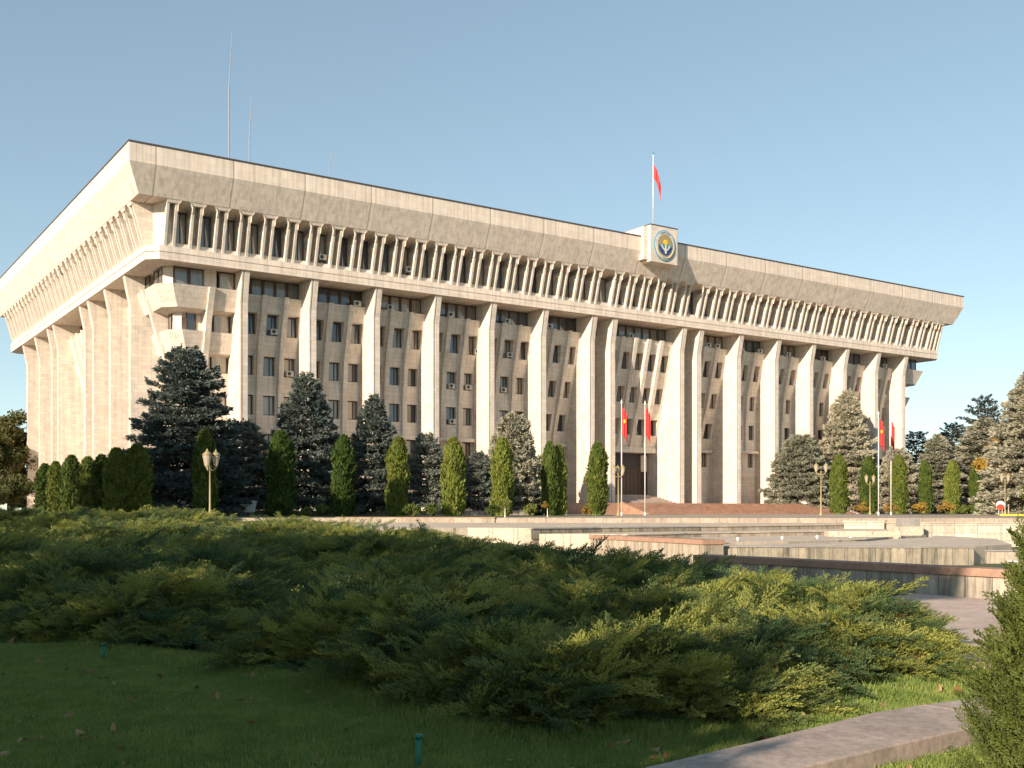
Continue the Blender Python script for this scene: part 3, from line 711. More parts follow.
# ---- flag on the roof, antennas
def flag_mesh(w_, h_, folds, depth, droop, seedv, mb=None, hang=0.0, n=16, k=14):
    """cloth grid hanging from a pole at x=0; top at z=0"""
    rr = random.Random(seedv); ph = rr.uniform(0, 6)
    vs = []; 
    for j in range(k + 1):
        t = j / k
        for i in range(n + 1):
            s = i / n
            x = w_ * s * (1 - .25 * t * hang); y = depth * math.sin(folds * 2 * math.pi * s + ph + 1.5 * t) * (.3 + .7 * s)
            z = -h_ * t - droop * s * s - droop * .4 * s
            vs.append((x, y, z))
    fs = [(j * (n + 1) + i, j * (n + 1) + i + 1, (j + 1) * (n + 1) + i + 1, (j + 1) * (n + 1) + i) for j in range(k) for i in range(n)]
    m = MB(); m.add(vs, fs); return m
def flagpole(name, loc, h, r, label, fl, sun_patch=True, rz=0.0, group=None, finial='white'):
    e = empty(name, loc, 0, label, 'flagpole', group)
    m = MB(); m.cyl((0, 0, 0), (0, 0, h), r, r * .7, 12); m.cyl((0, 0, -.0), (0, 0, .3), r * 1.8, r * 1.6, 12); m.build('pole', M['steel'], e, smooth=True)
    m = MB(); m.lathe([(0, 0), (r * 1.3, .06), (r * 1.3, .2), (0, .45)], (0, 0, h)); m.build('finial', M[finial], e, smooth=True)
    w_, h_, dr, z = fl
    f = flag_mesh(w_, h_, 2.2, .12, dr, int(h * 7) + int(loc[0])).build('flag', M['red'], e, smooth=True)
    f.location = (r, 0, z); f.rotation_euler = (0, 0, rz)
    sd = f.modifiers.new('solid', 'SOLIDIFY'); sd.thickness = .012
    if sun_patch:
        m = MB(); n = 16
        for ysgn in (-.16, .16):
            m.add([(w_ * .45 + w_ * .22 * math.cos(2 * math.pi * i / n), ysgn + .03 * math.sin(i), -h_ * .45 - dr * .3 + h_ * .075 * math.sin(2 * math.pi * i / n)) for i in range(n)], [tuple(range(n))])
        m.build('flag_sun', M['yellow'], f)
    return e
p = loc2w(61.1, 1.0)
flagpole('rooftop_flagpole', (p.x, p.y, 33.41), 9.0, .085, 'tall white flagpole with drooping red flag on top of the emblem box', (.85, 1.7, 2.0, 7.8), False, rz=-.2, finial='teal')
for i, (px, d, h, lab, rz) in enumerate([(621.6, 90, 9.35, 'left flagpole of the pair by the stairs, red flag with yellow sun', -.1), (645, 91, 9.35, 'right flagpole of the pair by the stairs, plain folded red flag', -.25),
                                   (878.5, 97, 9.0, 'left flagpole of the far pair before the right thujas, red flag with yellow sun', -.1), (891, 100, 9.0, 'right flagpole of the far pair before the right thujas, folded red flag', -.9)]):
    x = (px - 512) * d / 1076
    flagpole('flagpole', (x, d, -.5), h, .055, lab, (.42 if i != 3 else .3, 2.3, .55, h - .25), i in (0, 2), rz, 'flagpoles with hanging red flags')
for (px, y0, y1, d, lab, th) in ((229, 30, 158, 118.8, 'tallest rooftop antenna mast with pale tapering tip', .095), (249.5, 96, 162, 120, 'medium rooftop antenna with dark lower half', .10), (329, 152, 178, 136, 'short dark rooftop antenna right of the other two', .11)):
    e = empty('antenna_mast', ((px - 512) * d / 1076, d, 32.13), 0, lab, 'antenna'); 
    zt = (510 - y0) / 1076 * d - 32.13
    m = MB(); m.cyl((0, 0, 0), (0, 0, zt * .3), th, th * .8, 8); m.build('mast', M['antdark'], e)
    m = MB(); m.cyl((0, 0, zt * .301), (.0, 0, zt * .7), th * .8, th * .7, 8); m.cyl((0, 0, zt * .7), (zt * .018, 0, zt), th * .6, th * .3, 8); m.build('whip', M['antenna'] if zt > 6 else M['antdark'], e)

# ---- air conditioners (things of their own, hung on the building)
def make_ac():
    e = empty('air_conditioner')
    m = MB(); m.box((0, 0, 0), (.78, .34, .54)); m.build('casing', M['ac'], e, bevel=.02)
    m = MB(); m.cyl((.29, -.012, .27), (.29, .05, .27), .19, .19, 20); m.build('fan_grille', M['black'], e)
    m = MB(); m.box((.1, .02, -.08), (.14, .5, -.002)); m.box((.7, .02, -.08), (.74, .5, -.002)); m.build('bracket', M['steel'], e)
    return e
ac0 = make_ac(); first_ac = True
ORD = ['first', 'second', 'third', 'fourth', 'fifth', 'sixth', 'seventh', 'eighth', 'ninth', 'tenth', 'eleventh', 'twelfth', 'thirteenth', 'fourteenth']
acs = [('attic', 2.55, 'white air conditioner in a slot of the slanted attic storey, %s from the left', [(18.9, 24.72), (28.6, 24.72), (57.6, 24.5), (62.0, 24.6), (79.3, 24.5), (88.5, 24.5), (90.7, 24.7)]),
       ('band', 4.62, 'white air conditioner on the ledge under the belt, %s from the left', [(23.7, 20.98), (27.5, 20.98), (34.9, 20.98), (42.3, 20.98), (48.2, 20.98), (60.5, 20.98), (73.5, 20.98), (75.1, 20.98), (83.0, 20.98), (88.5, 20.98), (95.6, 20.98), (109.3, 20.98)]),
       ('row', 5.72, 'white air conditioner at an office window below the ledge storey, %s from the left', [(15.0, 17.35), (16.9, 13.4), (35.9, 9.5), (35.8, 13.4), (38.0, 13.4), (38.7, 17.35), (42.7, 13.4), (43.1, 17.35), (84.0, 13.4)])]
for kind, dep, lab, pts in acs:
    for i, (u, z) in enumerate(pts):
        c = ac0 if first_ac else copy_tree(ac0); first_ac = False
        dd = dep if kind != 'row' else prof_reg(z) - .0 - .15
        c.location = loc2w(u, dd, z); c.rotation_euler = (0, 0, ROTZ)
        tag(c, lab % ORD[i], 'air conditioner', 'air conditioners on the front facade')

# ================================================================== LAMPS, SIGN
def lamp(x, y, h, label, n, rot, big=False):
    e = empty('street_lamp', (x, y, -.5), rot, label, 'street lamp', 'golden lamp posts on the plaza')
    s = 1.25 if big else 1.0; hl = h - .95 * s
    m = MB(); m.lathe([(.16, 0), (.16, .12), (.09, .25), (.06, .6), (.05, hl * .6), (.045, hl), (.09, hl + .04), (.02, hl + .12)]); m.build('pole', M['gold'], e, smooth=True)
    for k in range(n):
        a = 2 * math.pi * k / n; r = .33 if big else .42; cx, cy = r * math.cos(a), r * math.sin(a)
        m = MB(); m.cyl((0, 0, hl - .12), (cx * .6, cy * .6, hl - .2), .03, .03, 8); m.cyl((cx * .6, cy * .6, hl - .2), (cx, cy, hl + .02), .03, .04, 8)
        m.lathe([(.03, 0), (.1, .03), (.05, .08)], (cx, cy, hl)); m.build('arm', M['gold'], e, smooth=True)
        m = MB(); m.lathe([(.09 * s, .08), (.17 * s, .45 * s), (.18 * s, .52 * s), (.16 * s, .55 * s)], (cx, cy, hl), 10); ln = m.build('lantern', M['lantern'], e, smooth=False)
        m = MB(); m.lathe([(.21 * s, .552 * s), (.19 * s, .60 * s), (.10 * s, .70 * s), (.04 * s, .74 * s), (.03 * s, .80 * s), (0, .86 * s)], (cx, cy, hl), 12); m.build('lantern_cap', M['gold'], ln, smooth=True)
    return e
def atpx(px, d): return (px - 512) * d / 1076
lamp(atpx(210, 62), 62, 4.15, 'tallest golden lamp post with close lanterns, in shade before the big spruce', 3, .35, True)
lamp(atpx(618.3, 90), 90, 4.4, 'golden lamp post with three lit lanterns left of the stairs flagpoles', 3, math.pi / 2, False)
lamp(atpx(821, 90), 90, 4.6, 'golden lamp post in front of the right end of the red stairs', 2, .1)
lamp(atpx(870, 108), 108, 4.2, 'golden lamp post just left of the far pair of flagpoles', 2, .3)
lamp(atpx(1005, 104), 104, 4.2, 'golden lamp post at the right edge before the pale spruce', 2, .4)
e = empty('road_sign', (atpx(1000.5, 100), 100, -.5), 0, 'round red and white sign board on two thin legs at right edge', 'sign')
m = MB(); m.cyl((0, 0, .78), (0, .05, .78), .0, .0, 4); 
m = MB(); n = 28
m.loft([[(.42 * math.cos(2 * math.pi * i / n), y, .92 + .42 * math.sin(2 * math.pi * i / n)) for i in range(n)] for y in (0, .04)]); m.build('sign_face', M['redw'], e)
m = MB(); cres = [(.425 * math.cos(a), .92 + .425 * math.sin(a)) for a in np.linspace(-.2, math.pi + .2, 16)] + [(.36 * math.cos(a), .80 + .25 * math.sin(a) * 1.0) for a in np.linspace(math.pi, 0, 12)]
m.loft([[(x, y, z) for x, z in cres] for y in (-.012, -.002)]); m.build('sign_crescent', M['white'], e)
for s in (-1, 1):
    m = MB(); m.cyl((s * .16, .02, 0), (s * .16, .02, .6), .025, .025, 8); m.build('leg', M['steel'], e)
m = MB(); m.lathe([(.1, 0), (.08, .1), (.05, .15), (.05, .9), (.07, 1.0), (0, 1.05)]); o = m.build('bollard', M['kerb'], smooth=True); o.location = (atpx(1008.5, 100), 100, -.5); tag(o, 'slim pale post standing right of the round red and white sign', 'post')
m = MB(); m.box((0, 0, -.5), (8, .3, -.36)); o = m.build('painted_kerb', M['yellow'], bevel=.01); o.location = (atpx(1000, 92), 92, 0.0); o.rotation_euler = (0, 0, -.3); tag(o, 'yellow painted kerb strip at the right edge', 'kerb')
for i, (px, d) in enumerate(((806, 139), (245, 88))):
    m = MB(); m.loft([[(-.6, -.6, 0), (.6, -.6, 0), (.6, .6, 0), (-.6, .6, 0)], [(-.75, -.75, .95), (.75, -.75, .95), (.75, .75, .95), (-.75, .75, .95)]])
    o = m.build('planter', M['white'], bevel=.03); o.location = (atpx(px, d), d, 0.8 if i != 1 else -.2); o.rotation_euler = (0, 0, ROTZ)
    tag(o, ['white stone planter under the broad pale spruce', 'white stone planter under the shaded left spruces'][i], 'planter')
for i, (x, y, h) in enumerate(((-.583, 6.6, .2), (-4.3, 11.3, .18))):
    m = MB(); m.cyl((0, 0, -.05), (0.01, 0, h), .018, .018, 10); m.cyl((0.01, 0, h), (.01, 0, h + .025), .026, .024, 10)
    o = m.build('sprinkler_stake', M['green'], smooth=True); o.location = (x, y, -1.6); tag(o, ['small green plastic stake in the grass at the bottom edge', 'small green plastic stake in the lawn near the left junipers'][i], 'stake')

# ================================================================== VEGETATION
def quads_from(cent, dirs, ups, ln, wd):
    """diamond-ish leaf quads: centre base, direction, side vector"""
    tip = cent + dirs * ln[:, None]; mid = cent + dirs * (ln * .45)[:, None]
    s = ups * wd[:, None]
    v = np.stack([cent, mid + s, tip, mid - s], 1).reshape(-1, 3)
    f = np.arange(len(v)).reshape(-1, 4)
    return v, f
def unit(a): return a / (np.linalg.norm(a, axis=1, keepdims=True) + 1e-9)
def rand_perp(rng, d):
    r = rng.normal(size=d.shape); return unit(np.cross(d, r))
def trunk_mesh(h, r, seed, limbs=(), bend=.02):
    rr = random.Random(seed); m = MB(); n = 9; rings = []
    for k in range(8):
        t = k / 7; ox, oy = rr.uniform(-1, 1) * bend * h * t * .3, rr.uniform(-1, 1) * bend * h * t * .3
        q = r * (1 - t * .85) * (1.35 if k == 0 else 1)
        rings.append([(ox + q * math.cos(2 * math.pi * i / n), oy + q * math.sin(2 * math.pi * i / n), h * t) for i in range(n)])
    m.loft(rings)
    for (z, az, ln, el, rad) in limbs:
        a = Vector((0, 0, z)); b = a + Vector((math.cos(az) * math.cos(el), math.sin(az) * math.cos(el), math.sin(el))) * ln
        m.cyl(a, b, rad, rad * .3, 6)
    return m
def spruce_crown(H, Rb, seed, z0=.06, dens=1.0, power=.8, leaf=.33, jag=.30):
    rng = np.random.default_rng(seed); C = []; D = []; LN_ = []; limbs = []
    z = H * z0; az0 = 0
    while z < H * .985:
        t = z / H; r = Rb * (1 - t) ** power * (1 if t > .15 else .82 + t * 1.2)
        nb = max(5, int(16 * dens * (0.45 + .55 * (1 - t)))); az0 += 1.1
        for k in range(nb):
            az = az0 + 2 * math.pi * k / nb + rng.normal() * .18; rl = r * (1 + rng.normal() * jag * .5); rl = max(rl, .25)
            dr = -.26 + .55 * t + rng.normal() * .06
            if k % 2 == 0 and rl > 1: limbs.append((z, az, rl * .8, dr, .035 + .02 * rl))
            npt = max(6, int(rl * 17 * dens)); s = rl * (1 - rng.random(npt) ** 1.6 * .75)
            lat = (rng.random(npt) - .5) * (rl - s * .55) * .75
            ca, sa = math.cos(az), math.sin(az)
            c = np.stack([ca * s - sa * lat, sa * s + ca * lat, z + s * math.tan(dr) - .05 * s * s / max(rl, 1) + rng.normal(size=npt) * .09 + .22 * (s / rl) ** 3], 1)
            for rep in range(6):
                d = np.stack([ca + rng.normal(size=npt) * .55, sa + rng.normal(size=npt) * .55, rng.normal(size=npt) * .35 + .12], 1)
                if rep: d[:, :2] += np.stack([-sa * np.sign(lat), ca * np.sign(lat)], 1) * .6
                C.append(c + rng.normal(size=c.shape) * .06); D.append(unit(d)); LN_.append(leaf * (.6 + .7 * rng.random(npt)))
        z += .50 + .16 * rng.random() - .22 * t
    C = np.concatenate(C); D = np.concatenate(D); LN_ = np.concatenate(LN_)
    v, f = quads_from(C, D, rand_perp(rng, D), LN_, LN_ * .19)
    return v, f, limbs
def make_spruce(H, Rb, seed, mat, name='spruce_tree', **kw):
    v, f, limbs = spruce_crown(H, Rb, seed, **kw)
    e = empty(name)
    npmesh('crown', v, f, mat, e); trunk_mesh(H * .96, .013 * H + .05, seed, limbs).build('trunk', M['bark'], e, smooth=True)
    return e
def thuja_crown(H, Rm, seed, n=9000):
    rng = np.random.default_rng(seed)
    z = rng.random(n) ** .9 * H; t = z / H; az = rng.random(n) * 2 * math.pi
    prof = Rm * np.clip((1 - t) * 4.6, 0, 1) ** .5 * (0.86 + .14 * np.sin(t * 3)) * (1 - .18 * t)
    lump = 1 + .16 * np.sin(az * 3 + z * 1.9 + seed) + .09 * np.sin(az * 7 - z * 3.3) + rng.normal(size=n) * .11
    r = prof * lump * (1 - .35 * rng.random(n) ** 2)
    c = np.stack([r * np.cos(az), r * np.sin(az), z * .985 + .03], 1)
    d = unit(np.stack([np.cos(az) * .45 + rng.normal(size=n) * .3, np.sin(az) * .45 + rng.normal(size=n) * .3, np.full(n, 1.0)], 1))
    tang = unit(np.stack([-np.sin(az) + rng.normal(size=n) * .8, np.cos(az) + rng.normal(size=n) * .8, rng.normal(size=n) * .2], 1))
    ln = .20 + .26 * rng.random(n)
    v, f = quads_from(c, d, tang, ln, ln * .26)
    # inner body so that the column is not see-through
    nn = 14; kk = 16; vv = []; ff = []
    for k in range(kk + 1):
        tt = k / kk; rad = Rm * .74 * min(1, (1 - tt) * 4.6 + .001) ** .5 * (1 - .18 * tt)
        for i in range(nn):
            a = 2 * math.pi * i / nn; vv.append((rad * math.cos(a), rad * math.sin(a), tt * H * .95))
    for k in range(kk):
        for i in range(nn):
            j = (i + 1) % nn; ff.append((k * nn + i, k * nn + j, (k + 1) * nn + j, (k + 1) * nn + i))
    f = np.concatenate([f, np.array(ff) + len(v)]); v = np.concatenate([v, np.array(vv)])
    return v, f
def make_thuja(H, Rm, seed):
    v, f = thuja_crown(H, Rm, seed); e = empty('thuja_tree')
    npmesh('crown', v, f, M['thuja'], e); trunk_mesh(H * .5, .09, seed).build('trunk', M['bark'], e, smooth=True); return e
def place(e, x, y, z, rz=0, s=1.0, sz=None, label=None, cat='tree', group=None):
    e.location = (x, y, z); e.rotation_euler = (GR.uniform(-.02, .02), GR.uniform(-.02, .02), rz); e.scale = (s, s, sz or s); tag(e, label, cat, group); return e

tproto = [make_thuja(6.5, .92, 1), make_thuja(6.5, .88, 2), make_thuja(6.5, .95, 3)]
used = [False] * 3
thujas = [  # px, d, height, radius scale, base z, label
    (44, 115, 5.3, 1.0, -.5, 'narrow sunlit thuja at the far left end of the thuja row'),
    (56, 112, 5.4, .95, -.5, 'sunlit thuja second from the left end, beside the pale building corner'),
    (72, 105, 5.7, 1.0, -.5, 'bright green sunlit thuja third from the left end of the row'),
    (88, 98, 5.2, .95, -.5, 'half shaded thuja between the sunlit ones and the dark hedge-like group'),
    (101, 90, 5.0, .88, -.5, 'dark thuja merging into the shaded group left of the big spruce'),
    (116, 82, 5.1, .9, -.5, 'dark thuja within the shaded left group, left of the broadest one'),
    (136, 74, 4.85, 1.05, -.5, 'broad dark thuja at the right end of the shaded left group'),
    (205, 80, 6.3, .95, -.5, 'dark thuja directly behind the tall golden lamp post'),
    (281, 84, 6.5, 1.1, -.5, 'square-topped dark thuja between the big spruce and the second spruce'),
    (343, 86, 6.3, .95, -.5, 'shaded thuja between the second and the third spruce'),
    (397, 88, 6.3, .98, -.5, 'shaded thuja right of the third spruce'),
    (453, 90, 6.4, .98, -.5, 'thuja with sunlit tip before the small dark spruces'),
    (502, 92, 6.5, .95, -.5, 'thuja lit yellow-green on its upper half before the pale spruce'),
    (550, 97, 6.5, .85, -.5, 'left stem of the sunlit twin thuja beside the pale column'),
    (559, 98, 6.3, .72, -.5, 'right stem of the sunlit twin thuja beside the pale column'),
    (597, 100, 6.6, .98, -.5, 'sunlit conical thuja just left of the red stairs'),
    (839, 126, 6.7, 1.1, -.45, 'wide sunlit conical thuja right of the red stairs'),
    (869, 129, 6.7, 1.05, -.45, 'sunlit thuja behind the lamp post left of the far flagpoles'),
    (899, 131, 6.9, 1.05, -.45, 'sunlit thuja right of the far pair of flagpoles'),
    (926, 134, 6.4, .88, -.45, 'slim sunlit thuja second right of the far flagpoles'),
    (952, 137, 6.6, .95, -.45, 'sunlit thuja third right of the far flagpoles'),
    (976, 141, 6.2, .90, -.45, 'sunlit thuja with a dark streak, fourth right of the far flagpoles'),
    (998, 145, 6.2, .80, -.45, 'thuja almost hidden behind the right edge lamp post')]
for i, (px, d, h, rs, z, lab) in enumerate(thujas):
    k = i % 3; e = tproto[k] if not used[k] else copy_tree(tproto[k]); used[k] = True
    place(e, atpx(px, d), d, z, GR.uniform(0, 6), rs * .92, h / 6.5, lab, group='columnar thujas in a row before the building')

spr = [make_spruce(14, 5.6, 11, M['spruce'], power=.60, z0=.05), make_spruce(11, 3.9, 12, M['spruce'], power=.62, z0=.09), make_spruce(8, 3.7, 13, M['spruce'], power=.58, z0=.14)]
psp = [make_spruce(13, 4.8, 21, M['sunlitspruce'], power=.72, z0=.05, jag=.35, dens=1.2), make_spruce(9, 4.4, 22, M['sunlitspruce'], power=.52, z0=.05, jag=.3, dens=1.25)]
us = {}
def put(proto, *a, **k):
    e = proto if id(proto) not in us else copy_tree(proto); us[id(proto)] = 1
    return place(e, *a, **k)
G = 'spruces in front of the facade'
put(spr[0], atpx(186, 86), 86, -.3, .3, .92, .95, label='largest dark blue spruce, before the left corner of the building', group=G)
put(spr[2], atpx(243, 92), 92, -.2, 1.0, 1.0, .95, label='low dark spruce between the largest and the second spruce', group=G)
put(spr[1], atpx(304, 93), 93, -.2, 2.0, 1.02, 1.07, label='second spruce from the left, with sunlit top', group=G)
put(spr[1], atpx(374, 97), 97, -.2, 4.0, .78, .94, label='third narrow dark spruce, lit on its right side', group=G)
put(spr[2], atpx(428, 101), 101, -.2, 3.0, .80, .90, label='small dark spruce left of the thuja with sunlit tip', group=G)
put(spr[2], atpx(478, 106), 106, -.2, 5.0, .76, .72, label='lowest dark spruce crouching between two thujas', group=G)
put(psp[1], atpx(512, 112), 112, -.2, 2.2, .82, 1.12, label='pale sunlit spruce before the columns left of the stairs', group=G)
put(psp[1], atpx(799, 141), 141, .8, .4, .98, 1.0, label='broad low pale spruce at the right end of the stairs', group=G)
put(psp[0], atpx(846, 148), 148, -.4, 1.4, 1.12, 1.28, label='tall pale sunlit spruce covering the right columns', group=G)
G2 = 'trees beyond the right end of the building'
put(psp[1], atpx(897, 143), 143, -.4, 3.3, .78, .95, label='shaded grey-green spruce right behind the far flagpoles', group=G2)
put(psp[0], atpx(937, 148), 148, -.4, 2.0, .95, .82, label='pale brownish spruce behind the slim thuja', group=G2)
put(psp[0], atpx(986, 153), 153, -.4, 5.0, 1.6, 1.02, label='wide pale spruce behind the fourth thuja at right', group=G2)
put(psp[0], atpx(1034, 108), 108, -.4, 4.0, 1.15, 1.12, label='big pale spruce cut by the right edge of the picture', group=G2)

def broad_crown(R_, H, seed, n, leaf, clumps=26, flat=.8):
    rng = np.random.default_rng(seed); C = []
    for k in range(clumps):
        d = unit(rng.normal(size=(1, 3)))[0]; d[2] = d[2] * flat
        c = d * R_ * (.35 + .6 * rng.random()) * np.array([1, 1, H / R_ / 2]); rad = R_ * (.18 + .2 * rng.random())
        m = int(n / clumps); q = unit(rng.normal(size=(m, 3))) * (rng.random((m, 1)) ** .45) * rad * np.array([1.15, 1.15, .75])
        C.append(c + q)
    C = np.concatenate(C); D = unit(rng.normal(size=C.shape) + np.array([0, 0, .1])); ln = leaf * (.6 + .8 * rng.random(len(C)))
    v, f = quads_from(C, D, rand_perp(rng, D), ln, ln * .38); v[:, 2] += 0
    return v, f
def make_broad(name, H, R_, seed, mat, n=14000, leaf=.32, zc=.58, clumps=30, ch=None):
    e = empty(name); v, f = broad_crown(R_, ch or H * .8, seed, n, leaf, clumps); v[:, 2] += H * zc
    npmesh('crown', v, f, mat, e); rr = random.Random(seed)
    limbs = [(H * (.2 + .5 * rr.random()), rr.uniform(0, 6.28), R_ * .8, rr.uniform(.3, 1.0), .05 * H / 8) for _ in range(14)]
    trunk_mesh(H * .85, .02 * H, seed, limbs).build('trunk', M['bark'], e, smooth=True); return e
ol = make_broad('poplar_tree', 16, 4.2, 31, M['olive'], 24000, .36, .5, 56, 16)
place(ol, atpx(12, 150), 150, -.6, 0, 1.0, 1.03, 'olive green poplar with upright crown at the left edge behind the building')
o2 = copy_tree(ol); place(o2, atpx(-18, 146), 146, -.6, 2, 1.1, .92, 'second olive poplar cut by the left edge of the picture')
bl = make_broad('roadside_tree', 7, 3.2, 35, M['olive'], 9000, .3, .5, 26)
place(bl, atpx(8, 128), 128, -.6, 0, 1.0, .9, 'low olive tree at the foot of the left edge poplar')
b2 = copy_tree(bl); place(b2, atpx(-14, 124), 124, -.6, 2, 1.1, .9, 'low olive tree at the very left edge of the picture')
b3 = copy_tree(bl); place(b3, atpx(22, 150), 150, -.6, 4, .9, .55, 'lowest olive tree between the poplar and the building corner')
au = make_broad('autumn_tree', 7, 3.2, 36, M['autumn'], 9000, .3, .5, 26); place(au, atpx(1004, 138), 138, -.4, 1, 1.2, 1.65, 'yellow autumn tree behind the right edge lamp post')
ce = make_spruce(17, 5.5, 41, M['cedar'], 'cedar_tree', power=.5, z0=.12, dens=.55, jag=.7)
place(ce, atpx(983, 175), 175, -.4, 0, 1.0, 1.12, 'dark open-branched cedar rising above the right spruces', group=G2)
c2 = copy_tree(ce); place(c2, atpx(916, 185), 185, -.4, 2, .95, .82, 'dark low cedar just right of the last column', group=G2)
c3 = copy_tree(ce); place(c3, atpx(952, 180), 180, -.4, 4, .95, .88, 'dark rounded cedar between the last column and the tall cedar', group=G2)

# small shrubs and saplings at the foot of the thujas
def make_shrub(h, r, seed, mat, n=1400, leaf=.11):
    e = empty('shrub'); v, f = broad_crown(r, h, seed, n, leaf, 12, .9); v[:, 2] += h * .55
    npmesh('foliage', v, f, mat, e); m = MB()
    for k in range(4): m.cyl((0, 0, 0), (math.cos(k * 1.7) * r * .4, math.sin(k * 1.7) * r * .4, h * .6), .02, .01, 5)
    m.build('stem', M['bark'], e); return e
sh = [make_shrub(.9, .55, 51, M['leafgreen']), make_shrub(.8, .5, 52, M['autumn'])]
shr = [(432, 84, 0, 1.2, 'round green shrub left of the thuja with sunlit tip'), (414, 80, 0, 1.2, 'low green shrub right of the shaded thuja'), (322, 82, 0, 1.2, 'low green shrub between the square-topped thuja and the next'),
       (492, 88, 0, 1.2, 'green shrub at the left foot of the half lit thuja'), (531, 92, 0, 1.3, 'flowering green shrub left of the twin thuja'), (586, 95, 1, 1.0, 'orange shrub at the left foot of the conical thuja'),
       (863, 122, 1, 1.7, 'orange shrub before the thuja left of the far flagpoles'), (921, 128, 1, 1.8, 'orange shrub at the left foot of the slim thuja'), (946, 130, 1, 1.9, 'round orange shrub before the third right thuja'),
       (965, 132, 0, 1.4, 'yellow-green shrub between the third and the fourth right thuja'), (890, 125, 1, 1.6, 'low orange shrub at the foot of the right far flagpole'), (150, 62, 0, 1.0, 'low shrub at the foot of the broad dark thuja'), (78, 64, 0, 1.0, 'small light green shrub before the sunlit left thujas'),
       (306, 80, 0, .9, 'small green shrub at the right foot of the square-topped thuja')]
us2 = {}
for i, (px, d, k, s, lab) in enumerate(shr):
    e = sh[k] if k not in us2 else copy_tree(sh[k]); us2[k] = 1
    place(e, atpx(px, d), d, -.5, i * 1.3, s, label=lab, cat='shrub', group='small shrubs at the foot of the thujas')
def sapling(px, d, h, lab, mat):
    e = empty('sapling'); v, f = broad_crown(.42, .8, int(px), 900, .1, 8); v[:, 2] += h - .35
    npmesh('crown', v, f, mat, e); trunk_mesh(h * .8, .035, 3).build('trunk', M['white'], e); place(e, atpx(px, d), d, -.5, 0, 1, label=lab, cat='sapling')
sapling(505, 74, 1.3, 'little sapling with whitewashed trunk before the half lit thuja', M['leafgreen'])
sapling(547.5, 78, 1.25, 'little sapling with yellowish crown before the twin thuja', M['autumn'])
cs = make_spruce(1.9, .55, 61, M['cedar'], 'young_spruce', leaf=.12, dens=2.0); place(cs, atpx(536, 98), 98, -.5, 0, 1, label='very small dark conifer beside the twin thuja')

# ---- off-frame poplars to the left and behind the viewer: they shade the foreground and the left thujas
big = make_broad('tall_poplar', 24, 5.0, 71, M['olive'], 6500, .55, .52, 55, 23)
def ps(p, s): return (.588 * s + .809 * p, .809 * s - .588 * p)
spots = [(-72, 20, 1.0, .98, 'tall poplar far to the left of the lawn, first of the avenue'), (-80, 18, 1.0, 1.0, 'tall poplar far to the left of the lawn, second of the avenue'), (-64, 22, .9, 1.0, 'tall poplar far to the left of the lawn, third of the avenue'), (-88, 16, .9, 1.0, 'tall poplar far to the left of the lawn, fourth of the avenue'),
         (-57.5, 24, .72, .93, 'tall poplar far to the left of the lawn, fifth of the avenue'),
         (-10.2, -14, .95, .86, 'tall poplar behind the viewer, nearest one'), (-17.5, -13, 1.0, .80, 'tall poplar behind the viewer, second one'), (-24.5, -16, .7, .78, 'tall poplar behind the viewer, third one'), (-38, -12, 1.0, .82, 'tall poplar behind the viewer, fourth one'), (-46, -10, 1.0, .80, 'tall poplar behind the viewer, fifth one'), (-53, -6, .8, .80, 'tall poplar behind the viewer, sixth one'), (9, -16, 1.0, .70, 'tall poplar behind the viewer, to the right')]
dense = make_broad('tall_poplar', 24, 5.0, 72, M['olive'], 24000, .55, .52, 60, 23)
for i, (p_, s_, sc, sz, lab) in enumerate(spots):
    src = dense if i < 5 else big
    x, y = ps(p_, s_); e = src if i in (0, 5) else copy_tree(src)
    place(e, x, y, -1.6, i * .9, sc, sz, lab, group='tall poplars outside the picture')

bb = make_broad('shade_bush', 4.6, 2.3, 74, M['olive'], 9000, .22, .5, 30, 4.2)  # unseen bushes put in to shade the near lawn
for i, (p_, s_, sc, sz, lab) in enumerate(((-7.5, -5.0, 1.05, 1.15, 'tall added shade bush behind the viewer on the left'), (-11.5, -5, 1.1, 1.1, 'tall added shade bush behind the viewer at the far left'), (-5.3, -6.5, 1.0, 1.65, 'slender added shade bush behind the viewer'), (-7.0, -9, 1.3, 1.3, 'rear added shade bush behind the viewer'))):
    x, y = ps(p_, s_); e = bb if i == 0 else copy_tree(bb); place(e, x, y, -1.6, i * 2, sc, sz, label=lab, cat='bush', group='bushes outside the picture')
thin = make_broad('shade_bush', 4.6, 2.3, 75, M['olive'], 3200, .22, .5, 30, 4.2)  # thinner unseen bush, added for dappled shade on the lawn
x, y = ps(-3.5, -6.8); place(thin, x, y, -1.6, 1, .62, 1.75, label='sparse added shade bush behind the viewer on the right', cat='bush', group='bushes outside the picture')
high = make_broad('tall_maple', 19, 4.1, 73, M['olive'], 12000, .5, .76, 36, 7.5)
x, y = ps(-7.6, -13); place(high, x, y, -1.6, 0, 1, label='high crowned maple behind the viewer')

